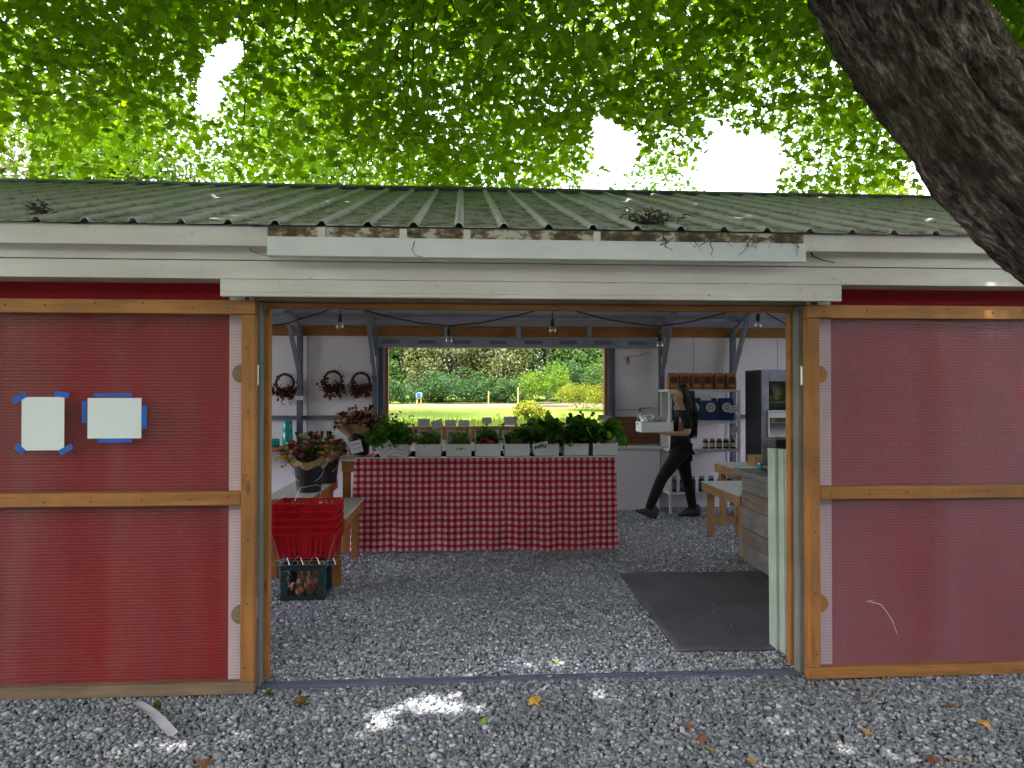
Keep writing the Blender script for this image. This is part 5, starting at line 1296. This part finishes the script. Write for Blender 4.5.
for i, (px, Y, hh, ww, mt_, lb) in enumerate([(395, 56, 2.2, 4.5, 'lf_dark', 'dark low bush left of the blue sign'), (437, 56, 2.6, 5, 'lf_dark', 'dark low bush right of the blue sign'), (468, 57, 2.8, 5, 'lf_dark', 'dark bush before the left pale tree'), (500, 57, 2.0, 4, 'lf_dark', 'dark bush between the two fence posts'), (528, 55, 2.2, 5, 'lf_mid', 'green bush right of the taller fence post'), (552, 50, 3.0, 4.6, 'lf_bright', 'rounded bright green shrub in the window, right of centre'), (575, 44, 1.7, 3.4, 'lf_yellow', 'yellow flowering bush near the right of the window'), (593, 42, 1.9, 3.2, 'lf_yellow', 'yellow green bush against the right window frame'), (455, 60, 2.6, 6, 'lf_dark', 'dark bush under the left pale tree'), (485, 61, 2.9, 6, 'lf_dark', 'dark bush behind the left stake'), (512, 60, 3.0, 6, 'lf_dark', 'dark bush behind the right stake'), (420, 60, 2.8, 6, 'lf_dark', 'dark bush behind the blue sign'), (575, 58, 3.4, 6, 'lf_dark', 'dark bush behind the yellow flowering bush'), (600, 57, 3.4, 5, 'lf_mid', 'green bush at the right end of the tree line'), (532, 30, .95, 1.8, 'lf_yellow', 'small yellow green bush in the meadow'), (497, 24, .75, .5, 'lf_bright', 'upright green weed in the meadow above the radishes'), (566, 24, .8, .7, 'lf_yellow', 'tall yellow weed in the meadow above the dark kale'), (590, 22, .75, .8, 'lf_yellow', 'yellow green weed clump before the right window frame'), (402, 20, .5, 1.0, 'lf_bright', 'bright low weed clump at the left of the window')]):
    far_tree('meadow_bush', px2x(px, Y), Y, hh, ww, mt_, .16 if Y > 48 else (.10 if Y > 29 else .05), 2600 if Y > 29 else 700, lb, 'bush', gb_, seed=40+i, trunk=False, lump=8, low=0)
# behind the shed, seen above its roof
for i, (px, Y, hh, ww, mt_, lb) in enumerate([(40, 34, 18, 13, 'lf_pale', 'pale sunlit tree behind the shed at the far left'), (135, 30, 14, 8, 'lf_yard', 'bright green tree rising behind the roof left of the gap'), (330, 34, 15.5, 13, 'lf_yard', 'bright tree above the roof right of the left sky gap'), (640, 40, 13.6, 10, 'lf_yard', 'bright tree above the right part of the roof'), (858, 38, 13.5, 7, 'lf_yellow', 'yellow green tree peeking over the roof beside the leaning trunk')]):
    far_tree('yard_tree', px2x(px, Y), Y, hh, ww, mt_, .26, 9000, lb, group='trees behind the shed', seed=70+i, lump=14, low=.25)
# meadow grass tufts seen through the window
n = 22000; Y_ = RNG.uniform(14, 31, n); X_g = RNG.uniform(-6, 9, n)*(Y_/22)
P = np.stack([X_g, Y_, np.array([gz(q) for q in Y_])-.03], -1)
GV = [(-.04, 0, 0), (.04, 0, 0), (.03, .05, .6), (0, .16, 1.)]; GF = [(0, 1, 2), (0, 2, 3)]
V, F_ = scatter(GV, GF, P, rand_rot(n, np.abs(RNG.normal(0, .3, n))), np.stack([np.full(n, 1.)*.6, np.full(n, .4), RNG.uniform(.10, .36, n)], -1))
tag(np_mesh('meadow_grass', V, F_, 'grass_blade'), 'tall sunlit grass and weeds in the field', 'grass', kind='stuff')
for px, Y, ytop, lb in ((488.5, 46, 391, 'thin wooden stake in the field left of centre'), (518, 42, 387, 'taller thin stake in the field right of centre')):
    x = px2x(px, Y); zt = at(px, ytop, Y).z; m = MB(); m.tube([(0, 0, 0), (.01, 0, zt-gz(Y)+.03)], .035, 6)
    o = m.build('field_stake', 'pale_z'); o.location = (x, Y, gz(Y)-.03); tag(o, lb, 'stake', 'stakes in the field')
x = px2x(419, 44); sg = empty('field_sign', (x, 44, gz(44)-.03), 'small blue and white rounded sign standing in the far field', 'sign')
za = at(419, 398, 44).z-gz(44)+.03
MB().disc((0, 0, za+.16), .20, n=16, th=.05).build('panel', 'teal_grey', sg); MB().disc((0, -.06, za+.18), .13, n=16, th=.03).build('panel_face', 'tape', sg)
for q in (-.13, .13): MB().tube([(q, .05, 0), (q*.8, .05, za+.2)], .04, 6).build('leg', 'pale_z', sg)

# unseen wood added behind the camera; it darkens the shed front and panel reflections
n = 26000; X_w = RNG.uniform(-34, 34, n); top_ = np.array([9.+2.2*noise.noise(Vector((x*.16, 3, 0)))+1.2*noise.noise(Vector((x*.6, 8, 0))) for x in X_w])
P = np.stack([X_w, RNG.normal(-19, 1.6, n), RNG.uniform(0, 1, n)**.9*top_], -1)
V, F_ = scatter(QUAD_V, QUAD_F, P, rand_rot(n), .75*RNG.uniform(.6, 1.4, n))
tag(np_mesh('added_woodland', V, F_, 'lf_mid'), 'unseen leafy wood added across the yard to shade the shed front', 'wood', kind='stuff')
